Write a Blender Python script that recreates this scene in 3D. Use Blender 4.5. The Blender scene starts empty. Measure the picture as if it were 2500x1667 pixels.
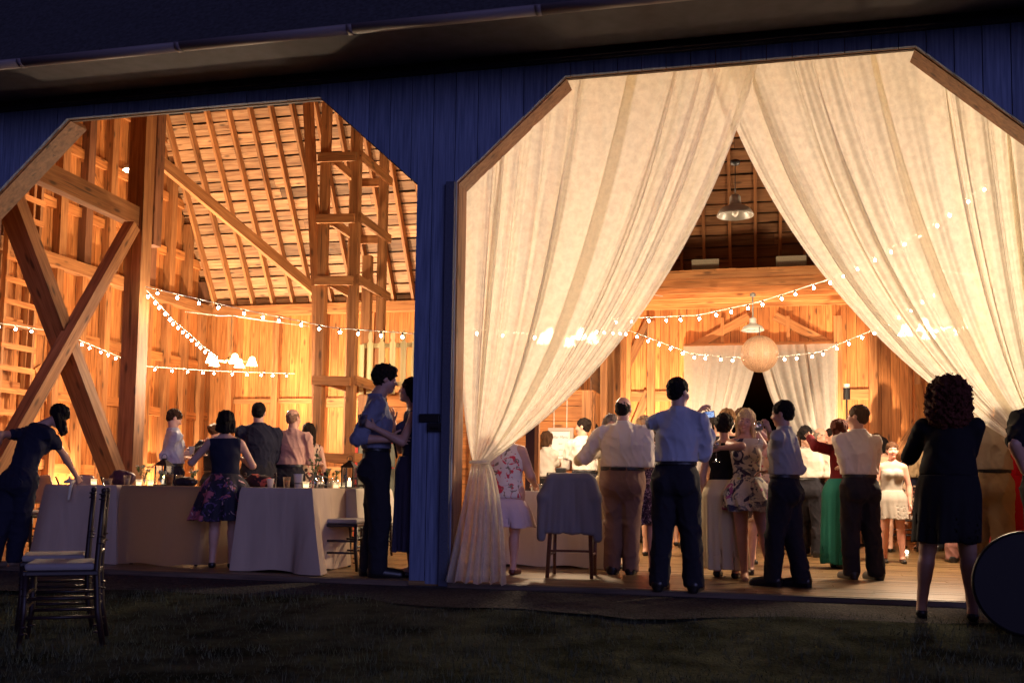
import bpy, math, random
import numpy as np
random.seed(7); rng = np.random.default_rng(7)
R = math.radians
# ---------------------------------------------------------------- camera
F, PW, PH = 2430.0, 2500, 1667
YAW, PITCH, ROLL, SHY = 0.24008, 0.073, 0.01398, 179.29
CD, CH = 8.1394, 0.798
def _basis():
    cy, sy, cp, sp = math.cos(YAW), math.sin(YAW), math.cos(PITCH), math.sin(PITCH)
    f = np.array([-sy*cp, cy*cp, sp]); r = np.array([cy, sy, 0.0]); u = np.cross(r, f)
    c, s = math.cos(ROLL), math.sin(ROLL)
    return c*r+s*u, -s*r+c*u, f
CR, CU, CF = _basis()
CP = np.array([0.0, -CD, CH])
def ray(px, py):
    return CF + CR*(px-PW/2)/F - CU*(py-PH/2-SHY)/F
def at(px, py, X=None, Y=None, Z=None):
    d = ray(px, py)
    t = (Y-CP[1])/d[1] if Y is not None else ((X-CP[0])/d[0] if X is not None else (Z-CP[2])/d[2])
    return CP+t*d
sc = bpy.context.scene
cam = bpy.data.cameras.new('camera'); co = bpy.data.objects.new('camera', cam)
sc.collection.objects.link(co); sc.camera = co
from mathutils import Matrix, Vector
M = Matrix(((CR[0], CU[0], -CF[0], CP[0]), (CR[1], CU[1], -CF[1], CP[1]), (CR[2], CU[2], -CF[2], CP[2]), (0, 0, 0, 1)))
co.matrix_world = M
cam.sensor_width = 36; cam.lens = 36*F/PW; cam.shift_y = SHY/PW; cam.clip_end = 500; cam.clip_start = .05
# ---------------------------------------------------------------- world (night) and dusk light
w = bpy.data.worlds.new('World'); sc.world = w; w.use_nodes = True
nt = w.node_tree; nt.nodes.clear()
out = nt.nodes.new('ShaderNodeOutputWorld'); bg = nt.nodes.new('ShaderNodeBackground')
sky = nt.nodes.new('ShaderNodeTexSky'); sky.sky_type = 'NISHITA'; sky.sun_disc = False
sky.sun_elevation = R(-3.2); sky.sun_rotation = R(150)
hs = nt.nodes.new('ShaderNodeMix'); hs.data_type = 'RGBA'; hs.blend_type = 'MULTIPLY'; hs.inputs[0].default_value = 1
hs.inputs[7].default_value = (.75, .52, 1.35, 1)
nt.links.new(sky.outputs[0], hs.inputs[6]); nt.links.new(hs.outputs[2], bg.inputs[0])
bg.inputs[1].default_value = SKY = .5
nt.links.new(bg.outputs[0], out.inputs[0])
sl = bpy.data.lights.new('dusk_light', 'SUN'); so = bpy.data.objects.new('dusk_light', sl)
sc.collection.objects.link(so); sl.color = (.40, .42, 1.0); sl.energy = .75; sl.angle = R(35)
so.rotation_euler = Vector((-.55, .75, -.12)).to_track_quat('-Z', 'Y').to_euler()
vs = sc.view_settings; vs.view_transform = 'Standard'; vs.look = 'None'; vs.gamma = 1; vs.exposure = .14; vs.use_curve_mapping = False
sc.render.engine = 'CYCLES'
cy = sc.cycles
cy.use_denoising = True
try: cy.denoiser = 'OPENIMAGEDENOISE'
except Exception: pass
cy.max_bounces = 7; cy.diffuse_bounces = 4; cy.transparent_max_bounces = 16; cy.transmission_bounces = 6
cy.sample_clamp_indirect = 4; cy.caustics_reflective = False; cy.caustics_refractive = False
WARM = (1.0, .73, .47)
# ---------------------------------------------------------------- helpers
col = sc.collection
def tag(o, label=None, cat=None, group=None, kind=None):
    if label: o['label'] = label
    if cat: o['category'] = cat
    if group: o['group'] = group
    if kind: o['kind'] = kind
    return o
def empty(name, loc, label, cat, group=None, rz=0):
    o = bpy.data.objects.new(name, None); col.objects.link(o); o.location = [float(v) for v in loc]; o.rotation_euler = (0, 0, rz)
    return tag(o, label, cat, group)
def copy_tree(o, parent=None):
    c = o.copy(); col.objects.link(c)
    if parent: c.parent = parent
    for ch in list(o.children): copy_tree(ch, c)
    return c
def unit(v): v = np.asarray(v, float); return v/max(np.linalg.norm(v), 1e-9)
def bez(a, b, c, t): return (1-t)**2*np.asarray(a)+2*t*(1-t)*np.asarray(b)+t*t*np.asarray(c)
class MB:
    """collects shapes; build() links them as one mesh object"""
    def __init__(s): s.v = []; s.f = []; s.t = []; s.g = []
    def raw(s, vs_, fs, tone=1.0, g=None):
        n = len(s.v); s.v += [tuple(map(float, p)) for p in vs_]; s.f += [tuple(i+n for i in f) for f in fs]
        s.t += [tone]*len(vs_); s.g += ([tuple(map(float, q)) for q in g] if g is not None else [tuple(map(float, p)) for p in vs_])
    def box(s, lo, hi, tone=None, axis=None, jit=0):
        lo = np.array(lo, float); hi = np.array(hi, float)
        P = [(x, y, z) for z in (lo[2], hi[2]) for y in (lo[1], hi[1]) for x in (lo[0], hi[0])]
        if tone is None: tone = random.uniform(.82, 1.15)
        if axis is None: axis = int(np.argmax(hi-lo))
        off = np.array([random.uniform(0, 50) for _ in range(3)])
        o2 = [i for i in range(3) if i != axis]
        G = [(p[axis]+off[0], p[o2[0]]+off[1], p[o2[1]]+off[2]) for p in P]
        if jit: P = [tuple(np.array(p)+np.array([random.uniform(-jit, jit) for _ in range(3)])) for p in P]
        s.raw(P, [(0, 2, 3, 1), (4, 5, 7, 6), (0, 1, 5, 4), (1, 3, 7, 5), (3, 2, 6, 7), (2, 0, 4, 6)], tone, G)
    def beam(s, a, b, w_, h_, side=None, tone=None):
        a = np.array(a, float); b = np.array(b, float); d = unit(b-a)
        if side is None: side = np.array([0, 0, 1.]) if abs(d[2]) < .95 else np.array([0, 1., 0])
        x = unit(np.cross(d, side)); y = unit(np.cross(x, d)); L = np.linalg.norm(b-a)
        off = np.array([random.uniform(0, 50) for _ in range(3)]); P = []; G = []
        for e, p in ((0, a), (L, b)):
            for sy_ in (-1, 1):
                for sx in (-1, 1):
                    P.append(p+x*sx*w_/2+y*sy_*h_/2); G.append((e+off[0], sx*w_/2+off[1], sy_*h_/2+off[2]))
        s.raw(P, [(0, 2, 3, 1), (4, 5, 7, 6), (0, 1, 5, 4), (1, 3, 7, 5), (3, 2, 6, 7), (2, 0, 4, 6)], tone if tone is not None else random.uniform(.85, 1.12), G)
    def prism(s, poly, y0, y1, tone=None, axis='z'):
        """poly of (x,z) extruded along y"""
        n = len(poly); P = [(x, y0, z) for x, z in poly]+[(x, y1, z) for x, z in poly]
        off = random.uniform(0, 50)
        G = [(p[2]+off, p[0]+off, p[1]) if axis == 'z' else (p[0]+off, p[1], p[2]+off) for p in P]
        fs = [tuple(range(n)), tuple(range(2*n-1, n-1, -1))]+[(i, i+n, (i+1) % n+n, (i+1) % n) for i in range(n)]
        s.raw(P, fs, tone if tone is not None else random.uniform(.85, 1.12), G)
    def tube(s, pts, r, n=8, r2=None, cap=True):
        pts = [np.array(p, float) for p in pts]; V = []; prev = None
        for i, p in enumerate(pts):
            d = unit(pts[min(i+1, len(pts)-1)]-pts[max(i-1, 0)])
            if prev is None: prev = unit(np.cross(d, [0, 0, 1.]) if abs(d[2]) < .9 else np.cross(d, [1., 0, 0]))
            x = unit(prev-d*np.dot(prev, d)); prev = x; y = np.cross(d, x)
            rr = r[i] if hasattr(r, '__len__') else (r+(r2-r)*i/(len(pts)-1) if r2 is not None else r)
            for k in range(n): a = 2*math.pi*k/n; V.append(p+rr*(math.cos(a)*x+math.sin(a)*y))
        fs = [(i*n+k, i*n+(k+1) % n, (i+1)*n+(k+1) % n, (i+1)*n+k) for i in range(len(pts)-1) for k in range(n)]
        if cap: fs += [tuple(range(n-1, -1, -1)), tuple((len(pts)-1)*n+k for k in range(n))]
        s.raw(V, fs)
    def lathe(s, prof, c=(0, 0, 0), n=20, sx=1, sy=1):
        """prof: list of (r,z)"""
        c = np.array(c, float)
        V = [c+np.array([r_*math.cos(2*math.pi*k/n)*sx, r_*math.sin(2*math.pi*k/n)*sy, z]) for r_, z in prof for k in range(n)]
        fs = [(i*n+k, i*n+(k+1) % n, (i+1)*n+(k+1) % n, (i+1)*n+k) for i in range(len(prof)-1) for k in range(n)]
        s.raw(V, fs)
    def sphere(s, c, r, n=12, m=8, sc_=(1, 1, 1)):
        prof = [(max(r*math.sin(math.pi*i/m), 1e-4), -r*math.cos(math.pi*i/m)) for i in range(m+1)]
        c = np.array(c, float)
        V = [c+np.array([q*math.cos(2*math.pi*k/n)*sc_[0], q*math.sin(2*math.pi*k/n)*sc_[1], z*sc_[2]]) for q, z in prof for k in range(n)]
        s.raw(V, [(i*n+k, i*n+(k+1) % n, (i+1)*n+(k+1) % n, (i+1)*n+k) for i in range(m) for k in range(n)])
    def build(s, name, mat, parent=None, smooth=False, bevel=0):
        me = bpy.data.meshes.new(name); me.from_pydata(s.v, [], s.f); me.update()
        a = me.attributes.new('tone', 'FLOAT', 'POINT'); a.data.foreach_set('value', np.array(s.t, np.float32))
        a = me.attributes.new('grain', 'FLOAT_VECTOR', 'POINT'); a.data.foreach_set('vector', np.array(s.g, np.float32).ravel())
        me.materials.append(mat)
        if smooth: me.polygons.foreach_set('use_smooth', [True]*len(me.polygons))
        o = bpy.data.objects.new(name, me); col.objects.link(o)
        if parent is not None: o.parent = parent
        if bevel:
            m = o.modifiers.new('bevel', 'BEVEL'); m.width = bevel; m.segments = 2; m.limit_method = 'ANGLE'
        return o
def rel(o):
    return np.array(o.location[:])
# ---------------------------------------------------------------- materials
def newmat(name):
    m = bpy.data.materials.new(name); m.use_nodes = True; t = m.node_tree; t.nodes.clear()
    o = t.nodes.new('ShaderNodeOutputMaterial'); b = t.nodes.new('ShaderNodeBsdfPrincipled'); t.links.new(b.outputs[0], o.inputs[0])
    return m, t, b, o
def N(t, typ, **kw):
    n = t.nodes.new(typ)
    for k, v in kw.items(): setattr(n, k, v)
    return n
def wood(name, c1, c2, rough=.65, bump=.25, knots=True, scale=1.0):
    m, t, b, o = newmat(name)
    at_ = N(t, 'ShaderNodeAttribute', attribute_name='grain'); tn = N(t, 'ShaderNodeAttribute', attribute_name='tone')
    mp = N(t, 'ShaderNodeMapping'); mp.inputs['Scale'].default_value = (1.1*scale, 16*scale, 16*scale); t.links.new(at_.outputs['Vector'], mp.inputs[0])
    n1 = N(t, 'ShaderNodeTexNoise'); n1.inputs['Scale'].default_value = 1.6; n1.inputs['Detail'].default_value = 6; n1.inputs['Distortion'].default_value = .6
    t.links.new(mp.outputs[0], n1.inputs['Vector'])
    cr = N(t, 'ShaderNodeValToRGB'); cr.color_ramp.elements[0].position = .32; cr.color_ramp.elements[1].position = .68
    cr.color_ramp.elements[0].color = (*c1, 1); cr.color_ramp.elements[1].color = (*c2, 1)
    t.links.new(n1.outputs[0], cr.inputs[0]); last = cr.outputs[0]
    n2 = N(t, 'ShaderNodeTexNoise'); n2.inputs['Scale'].default_value = .9; n2.inputs['Detail'].default_value = 3
    t.links.new(at_.outputs['Vector'], n2.inputs['Vector'])
    r2 = N(t, 'ShaderNodeMapRange'); r2.inputs[1].default_value = .3; r2.inputs[2].default_value = .7; r2.inputs[3].default_value = .72; r2.inputs[4].default_value = 1.18
    t.links.new(n2.outputs[0], r2.inputs[0])
    mu = N(t, 'ShaderNodeMath', operation='MULTIPLY'); t.links.new(r2.outputs[0], mu.inputs[0]); t.links.new(tn.outputs['Fac'], mu.inputs[1])
    if knots:
        mk = N(t, 'ShaderNodeMapping'); mk.inputs['Scale'].default_value = (2.2, 7, 7); t.links.new(at_.outputs['Vector'], mk.inputs[0])
        vo = N(t, 'ShaderNodeTexVoronoi'); vo.inputs['Scale'].default_value = 1.0; t.links.new(mk.outputs[0], vo.inputs['Vector'])
        rk = N(t, 'ShaderNodeMapRange'); rk.inputs[1].default_value = .08; rk.inputs[2].default_value = .2; rk.inputs[3].default_value = .35; rk.inputs[4].default_value = 1
        t.links.new(vo.outputs['Distance'], rk.inputs[0])
        m3 = N(t, 'ShaderNodeMath', operation='MULTIPLY'); t.links.new(mu.outputs[0], m3.inputs[0]); t.links.new(rk.outputs[0], m3.inputs[1]); mu = m3
    mc = N(t, 'ShaderNodeMapping'); mc.inputs['Scale'].default_value = (.9, 34, 34); t.links.new(at_.outputs['Vector'], mc.inputs[0])
    nc = N(t, 'ShaderNodeTexNoise'); nc.inputs['Scale'].default_value = 1; nc.inputs['Detail'].default_value = 3; t.links.new(mc.outputs[0], nc.inputs['Vector'])
    rc = N(t, 'ShaderNodeMapRange'); rc.inputs[1].default_value = .30; rc.inputs[2].default_value = .37; rc.inputs[3].default_value = .38; rc.inputs[4].default_value = 1; t.links.new(nc.outputs[0], rc.inputs[0])
    m4 = N(t, 'ShaderNodeMath', operation='MULTIPLY'); t.links.new(mu.outputs[0], m4.inputs[0]); t.links.new(rc.outputs[0], m4.inputs[1]); mu = m4
    mx = N(t, 'ShaderNodeVectorMath', operation='SCALE'); t.links.new(last, mx.inputs[0]); t.links.new(mu.outputs[0], mx.inputs['Scale'])
    t.links.new(mx.outputs[0], b.inputs['Base Color']); b.inputs['Roughness'].default_value = rough
    bp = N(t, 'ShaderNodeBump'); bp.inputs['Strength'].default_value = bump; bp.inputs['Distance'].default_value = .01
    t.links.new(n1.outputs[0], bp.inputs['Height']); t.links.new(bp.outputs[0], b.inputs['Normal'])
    return m
_pc = {}
def plain(name, c, rough=.6, metal=0, bump=0, bscale=60, spec=None, mott=0, trans=0):
    key = (name, tuple(c), rough, metal, bump, bscale, mott)
    if key in _pc: return _pc[key]
    m, t, b, o = newmat(name)
    b.inputs['Base Color'].default_value = (*c, 1); b.inputs['Roughness'].default_value = rough; b.inputs['Metallic'].default_value = metal
    if spec is not None: b.inputs['Specular IOR Level'].default_value = spec
    tc = N(t, 'ShaderNodeTexCoord')
    n = N(t, 'ShaderNodeTexNoise'); n.inputs['Scale'].default_value = bscale; n.inputs['Detail'].default_value = 4
    t.links.new(tc.outputs['Object'], n.inputs['Vector'])
    if mott:
        r_ = N(t, 'ShaderNodeMapRange'); r_.inputs[1].default_value = .3; r_.inputs[2].default_value = .7; r_.inputs[3].default_value = 1-mott; r_.inputs[4].default_value = 1+mott
        t.links.new(n.outputs[0], r_.inputs[0])
        mx = N(t, 'ShaderNodeVectorMath', operation='SCALE'); mx.inputs[0].default_value = c; t.links.new(r_.outputs[0], mx.inputs['Scale']); t.links.new(mx.outputs[0], b.inputs['Base Color'])
    if bump:
        bp = N(t, 'ShaderNodeBump'); bp.inputs['Strength'].default_value = bump; bp.inputs['Distance'].default_value = .006
        t.links.new(n.outputs[0], bp.inputs['Height']); t.links.new(bp.outputs[0], b.inputs['Normal'])
    _pc[key] = m; return m
def glow(name, c, s):
    m = bpy.data.materials.new(name); m.use_nodes = True; t = m.node_tree; t.nodes.clear()
    o = t.nodes.new('ShaderNodeOutputMaterial'); e = t.nodes.new('ShaderNodeEmission'); e.inputs[0].default_value = (*c, 1); e.inputs[1].default_value = s
    t.links.new(e.outputs[0], o.inputs[0]); return m
def glass(name, c=(.95, .97, 1), mixf=.82):
    m, t, b, o = newmat(name)
    g = N(t, 'ShaderNodeBsdfGlossy'); g.inputs['Roughness'].default_value = .05; tr = N(t, 'ShaderNodeBsdfTransparent'); tr.inputs[0].default_value = (*c, 1)
    mx = N(t, 'ShaderNodeMixShader'); fr = N(t, 'ShaderNodeLayerWeight'); fr.inputs[0].default_value = .35
    ma = N(t, 'ShaderNodeMath', operation='MULTIPLY_ADD'); ma.inputs[1].default_value = .8; ma.inputs[2].default_value = .14
    t.links.new(fr.outputs['Facing'], ma.inputs[0]); t.links.new(ma.outputs[0], mx.inputs[0]); t.links.new(tr.outputs[0], mx.inputs[1]); t.links.new(g.outputs[0], mx.inputs[2])
    t.nodes.remove(b); t.links.new(mx.outputs[0], o.inputs[0]); return m
def sheer(name, c=(.86, .82, .74), tr_lo=.1, tr_hi=.34):
    """thin fibrous fabric that lets light through"""
    m, t, b, o = newmat(name); t.nodes.remove(b)
    tc = N(t, 'ShaderNodeTexCoord')
    n = N(t, 'ShaderNodeTexNoise'); n.inputs['Scale'].default_value = 17; n.inputs['Detail'].default_value = 8; n.inputs['Roughness'].default_value = .6; n.inputs['Distortion'].default_value = .25
    t.links.new(tc.outputs['Object'], n.inputs['Vector'])
    n2 = N(t, 'ShaderNodeTexNoise'); n2.inputs['Scale'].default_value = 160; n2.inputs['Detail'].default_value = 2
    t.links.new(tc.outputs['Object'], n2.inputs['Vector'])
    r_ = N(t, 'ShaderNodeMapRange'); r_.inputs[1].default_value = .38; r_.inputs[2].default_value = .64; r_.inputs[3].default_value = tr_lo; r_.inputs[4].default_value = tr_hi
    t.links.new(n.outputs[0], r_.inputs[0])
    di = N(t, 'ShaderNodeBsdfDiffuse'); tl = N(t, 'ShaderNodeBsdfTranslucent'); tp = N(t, 'ShaderNodeBsdfTransparent')
    for q in (di, tl): q.inputs[0].default_value = (*c, 1)
    tp.inputs[0].default_value = (1, .96, .9, 1)
    bp = N(t, 'ShaderNodeBump'); bp.inputs['Strength'].default_value = .25; bp.inputs['Distance'].default_value = .004; t.links.new(n2.outputs[0], bp.inputs['Height'])
    for q in (di, tl): t.links.new(bp.outputs[0], q.inputs['Normal'])
    a = N(t, 'ShaderNodeMixShader'); a.inputs[0].default_value = .76; t.links.new(di.outputs[0], a.inputs[1]); t.links.new(tl.outputs[0], a.inputs[2])
    d = N(t, 'ShaderNodeMixShader'); t.links.new(r_.outputs[0], d.inputs[0]); t.links.new(a.outputs[0], d.inputs[1]); t.links.new(tp.outputs[0], d.inputs[2])
    t.links.new(d.outputs[0], o.inputs[0]); return m
def printed(name, base, cols, scale=9, thr=.5, rough=.8, dist=1.5):
    """fabric with a printed pattern of blotches"""
    m, t, b, o = newmat(name); tc = N(t, 'ShaderNodeTexCoord'); prev = None
    for i, (c, sc2, th, off) in enumerate(cols):
        mp = N(t, 'ShaderNodeMapping'); mp.inputs['Location'].default_value = (off, off*1.7, off*.6); t.links.new(tc.outputs['Object'], mp.inputs[0])
        n = N(t, 'ShaderNodeTexNoise'); n.inputs['Scale'].default_value = sc2; n.inputs['Detail'].default_value = 2.5; n.inputs['Distortion'].default_value = dist; t.links.new(mp.outputs[0], n.inputs['Vector'])
        r_ = N(t, 'ShaderNodeMapRange'); r_.inputs[1].default_value = th; r_.inputs[2].default_value = th+.025; t.links.new(n.outputs[0], r_.inputs[0])
        mx = N(t, 'ShaderNodeMix', data_type='RGBA'); t.links.new(r_.outputs[0], mx.inputs[0])
        if prev is None: mx.inputs[6].default_value = (*base, 1)
        else: t.links.new(prev, mx.inputs[6])
        mx.inputs[7].default_value = (*c, 1); prev = mx.outputs[2]
    t.links.new(prev, b.inputs['Base Color']); b.inputs['Roughness'].default_value = rough
    return m
def cloth(name, c, rough=.85): return plain(name, c, rough, bump=.35, bscale=220, spec=.2)
W_WALL = wood('wall boards wood', (.38, .125, .026), (.66, .26, .070))
W_BEAM = wood('beam wood', (.27, .10, .028), (.48, .215, .070), bump=.3)
W_OLD = wood('old dark timber', (.13, .05, .022), (.24, .10, .045), bump=.35)
W_ROOF = wood('roof sheathing wood', (.28, .125, .050), (.56, .31, .145), bump=.5)
W_LOFT = wood('loft joist wood', (.38, .14, .035), (.62, .28, .09))
W_PICK = wood('pale picket wood', (.62, .50, .22), (.78, .66, .36), knots=False)
W_FLOOR = wood('floor plank wood', (.13, .075, .03), (.27, .165, .07), rough=.38, bump=.1)
M_CHAIR = plain('dark lacquered wood', (.018, .008, .009), .45, mott=.3, bscale=30)
M_BLK = plain('black metal', (.012, .012, .014), .45)
M_IRON = plain('dark iron', (.02, .02, .022), .5, metal=.6)
M_ENAMEL = plain('grey enamel', (.30, .29, .26), .35)
M_GALV = plain('dull galvanised steel', (.32, .32, .30), .45, metal=.3)
def drapery(name, c):
    m, t, b, o = newmat(name); b.inputs['Roughness'].default_value = .9; b.inputs['Specular IOR Level'].default_value = .1; tc = N(t, 'ShaderNodeTexCoord'); mp = N(t, 'ShaderNodeMapping'); mp.inputs['Scale'].default_value = (6, 6, 1.6); t.links.new(tc.outputs['Object'], mp.inputs[0])
    n = N(t, 'ShaderNodeTexNoise'); n.inputs['Scale'].default_value = 1; n.inputs['Detail'].default_value = 2; n.inputs['Distortion'].default_value = .6; t.links.new(mp.outputs[0], n.inputs['Vector'])
    r_ = N(t, 'ShaderNodeMapRange'); r_.inputs[3].default_value = .86; r_.inputs[4].default_value = 1.1; t.links.new(n.outputs[0], r_.inputs[0]); mx = N(t, 'ShaderNodeVectorMath', operation='SCALE'); mx.inputs[0].default_value = c; t.links.new(r_.outputs[0], mx.inputs['Scale']); t.links.new(mx.outputs[0], b.inputs['Base Color'])
    bp = N(t, 'ShaderNodeBump'); bp.inputs['Strength'].default_value = .4; bp.inputs['Distance'].default_value = .04; t.links.new(n.outputs[0], bp.inputs['Height']); t.links.new(bp.outputs[0], b.inputs['Normal']); return m
M_CLOTH = drapery('linen tablecloth', (.50, .38, .28))
M_CLOTH2 = drapery('pale linen tablecloth', (.60, .54, .45))
M_GLASS = glass('clear glass')
M_WAX = glow('candle glow', (1.0, .72, .38), 9)
M_BULB = glow('warm bulb', (1.0, .82, .58), 200)
M_CURT = sheer('sheer curtain fabric', (.95, .92, .81), .11, .26)
M_CUSH = plain('cream cushion fabric', (.30, .27, .26), .8, bump=.2)
CE, UE = 600, 540
# ================================================================ GROUND
def ground_mats():
    m, t, b, o = newmat('dark lawn soil'); tc = N(t, 'ShaderNodeTexCoord')
    n = N(t, 'ShaderNodeTexNoise'); n.inputs['Scale'].default_value = 3; n.inputs['Detail'].default_value = 8; t.links.new(tc.outputs['Object'], n.inputs['Vector'])
    cr = N(t, 'ShaderNodeValToRGB'); cr.color_ramp.elements[0].color = (.024, .027, .018, 1); cr.color_ramp.elements[1].color = (.085, .092, .062, 1)
    cr.color_ramp.elements[0].position = .35; cr.color_ramp.elements[1].position = .7
    t.links.new(n.outputs[0], cr.inputs[0]); t.links.new(cr.outputs[0], b.inputs['Base Color']); b.inputs['Roughness'].default_value = 1; b.inputs['Specular IOR Level'].default_value = 0
    n2 = N(t, 'ShaderNodeTexNoise'); n2.inputs['Scale'].default_value = 45; n2.inputs['Detail'].default_value = 6; t.links.new(tc.outputs['Object'], n2.inputs['Vector'])
    bp = N(t, 'ShaderNodeBump'); bp.inputs['Strength'].default_value = 1; bp.inputs['Distance'].default_value = .04; t.links.new(n2.outputs[0], bp.inputs['Height']); t.links.new(bp.outputs[0], b.inputs['Normal'])
    g, t, b, o = newmat('worn gravel'); tc = N(t, 'ShaderNodeTexCoord')
    v = N(t, 'ShaderNodeTexVoronoi'); v.inputs['Scale'].default_value = 55; t.links.new(tc.outputs['Object'], v.inputs['Vector'])
    n = N(t, 'ShaderNodeTexNoise'); n.inputs['Scale'].default_value = 2.2; n.inputs['Detail'].default_value = 6; t.links.new(tc.outputs['Object'], n.inputs['Vector'])
    cr = N(t, 'ShaderNodeValToRGB'); cr.color_ramp.elements[0].color = (.035, .034, .034, 1); cr.color_ramp.elements[1].color = (.13, .125, .12, 1)
    ml = N(t, 'ShaderNodeMath', operation='MULTIPLY'); t.links.new(v.outputs['Color'], ml.inputs[0]); t.links.new(n.outputs[0], ml.inputs[1])
    t.links.new(ml.outputs[0], cr.inputs[0]); t.links.new(cr.outputs[0], b.inputs['Base Color']); b.inputs['Roughness'].default_value = 1; b.inputs['Specular IOR Level'].default_value = .05
    bp = N(t, 'ShaderNodeBump'); bp.inputs['Strength'].default_value = .9; bp.inputs['Distance'].default_value = .015; t.links.new(v.outputs['Distance'], bp.inputs['Height']); t.links.new(bp.outputs[0], b.inputs['Normal'])
    return m, g
M_SOIL, M_GRAV = ground_mats()
GZ = -.055
def gz(y): return GZ-.012-.10*float(np.clip((-1.0-y)/1.5, 0, 1))
ys_ = [-90, -20]+list(np.linspace(-2.6, -.9, 14))+[110]
mb = MB(); mb.raw([(x, y, gz(y)) for y in ys_ for x in (-90, 90)], [(2*i, 2*i+1, 2*i+3, 2*i+2) for i in range(len(ys_)-1)]); tag(mb.build('ground', M_SOIL), kind='structure')
# gravel apron along the barn, with an uneven front edge
mb = MB(); nx = 90; xs = np.linspace(-14, 9, nx)
fr = [-1.05+.22*math.sin(x*1.3)+.12*math.sin(x*3.7+1)+random.uniform(-.05, .05) for x in xs]
V = [(x, y, GZ-.0105) for x, y in zip(xs, fr)]+[(x, y+.25, GZ) for x, y in zip(xs, fr)]+[(x, .02, GZ+.012) for x in xs]
mb.raw(V, [(j*nx+i, j*nx+i+1, (j+1)*nx+i+1, (j+1)*nx+i) for j in (0, 1) for i in range(nx-1)]); tag(mb.build('gravel_path', M_GRAV), kind='structure')
# grass blades: one object nobody could count
def grass():
    n = 110000; x = rng.uniform(-9, 4.5, n); y = rng.uniform(-6.6, -.55, n)
    d = y+8.14; keep = (rng.random(n) < np.clip(3.0/d, 0, 1)) & (y < -.9+.3*np.sin(x*1.3)) & (np.abs(x+.24*d) < .62*d+.4)
    x = x[keep]; y = y[keep]; n = len(x)
    patch = .5+.5*np.sin(x*2.1+np.sin(y*3)*1.5)*np.cos(y*2.6)
    h = rng.uniform(.018, .06, n)*(.5+.9*patch); a = rng.uniform(0, 6.28, n); wd = rng.uniform(.0015, .0035, n)
    g0 = GZ-.012-.10*np.clip((-1.0-y)/1.5, 0, 1)
    lx = rng.normal(0, .014, n); ly = rng.normal(0, .014, n)
    V = np.zeros((n, 3, 3)); V[:, 0] = np.stack([x-np.cos(a)*wd, y-np.sin(a)*wd, g0], 1)
    V[:, 1] = np.stack([x+np.cos(a)*wd, y+np.sin(a)*wd, g0], 1); V[:, 2] = np.stack([x+lx, y+ly, g0+h], 1)
    me = bpy.data.meshes.new('grass'); me.vertices.add(3*n); me.vertices.foreach_set('co', V.ravel())
    me.loops.add(3*n); me.loops.foreach_set('vertex_index', np.arange(3*n, dtype=np.int32))
    me.polygons.add(n); me.polygons.foreach_set('loop_start', np.arange(0, 3*n, 3, dtype=np.int32)); me.polygons.foreach_set('loop_total', np.full(n, 3, np.int32))
    me.update(); me.validate(); me.materials.append(plain('grass blade', (.095, .11, .07), .9, mott=.6, bscale=8, spec=.0))
    o = bpy.data.objects.new('grass', me); col.objects.link(o); tag(o, 'short dark lawn grass in front of the barn', 'grass', kind='stuff')
grass()
# ================================================================ BARN
BARN = empty('barn', (0, 0, 0), 'blue board barn with two octagonal doorways and lit timber interior', 'barn')
XL, YB, XR, PZ = -11.0, 10.2, 7.5, 4.3
OPEN = [(-7.45, -2.88), (-2.52, 2.20)]; CH_, TOP = .865, 4.316
def topz(x, o):
    a, b = o
    if x <= a or x >= b: return None
    return min(TOP, TOP-CH_+(x-a)*CH_/.955, TOP-CH_+(b-x)*CH_/.955)
# the blue paint: weathered, faintly streaked
def bluepaint():
    m, t, b, o = newmat('blue barn paint'); at_ = N(t, 'ShaderNodeAttribute', attribute_name='grain'); tn = N(t, 'ShaderNodeAttribute', attribute_name='tone')
    mp = N(t, 'ShaderNodeMapping'); mp.inputs['Scale'].default_value = (1.2, 22, 22); t.links.new(at_.outputs['Vector'], mp.inputs[0])
    n = N(t, 'ShaderNodeTexNoise'); n.inputs['Scale'].default_value = 2; n.inputs['Detail'].default_value = 7; t.links.new(mp.outputs[0], n.inputs['Vector'])
    cr = N(t, 'ShaderNodeValToRGB'); cr.color_ramp.elements[0].color = (.095, .125, .215, 1); cr.color_ramp.elements[1].color = (.19, .235, .37, 1)
    cr.color_ramp.elements[0].position = .3; cr.color_ramp.elements[1].position = .7
    t.links.new(n.outputs[0], cr.inputs[0]); mx = N(t, 'ShaderNodeVectorMath', operation='SCALE'); t.links.new(cr.outputs[0], mx.inputs[0]); t.links.new(tn.outputs['Fac'], mx.inputs['Scale'])
    t.links.new(mx.outputs[0], b.inputs['Base Color']); b.inputs['Roughness'].default_value = .75; b.inputs['Specular IOR Level'].default_value = .2
    bp = N(t, 'ShaderNodeBump'); bp.inputs['Strength'].default_value = .3; bp.inputs['Distance'].default_value = .006; t.links.new(n.outputs[0], bp.inputs['Height']); t.links.new(bp.outputs[0], b.inputs['Normal'])
    return m
M_BLUE = bluepaint()
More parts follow.
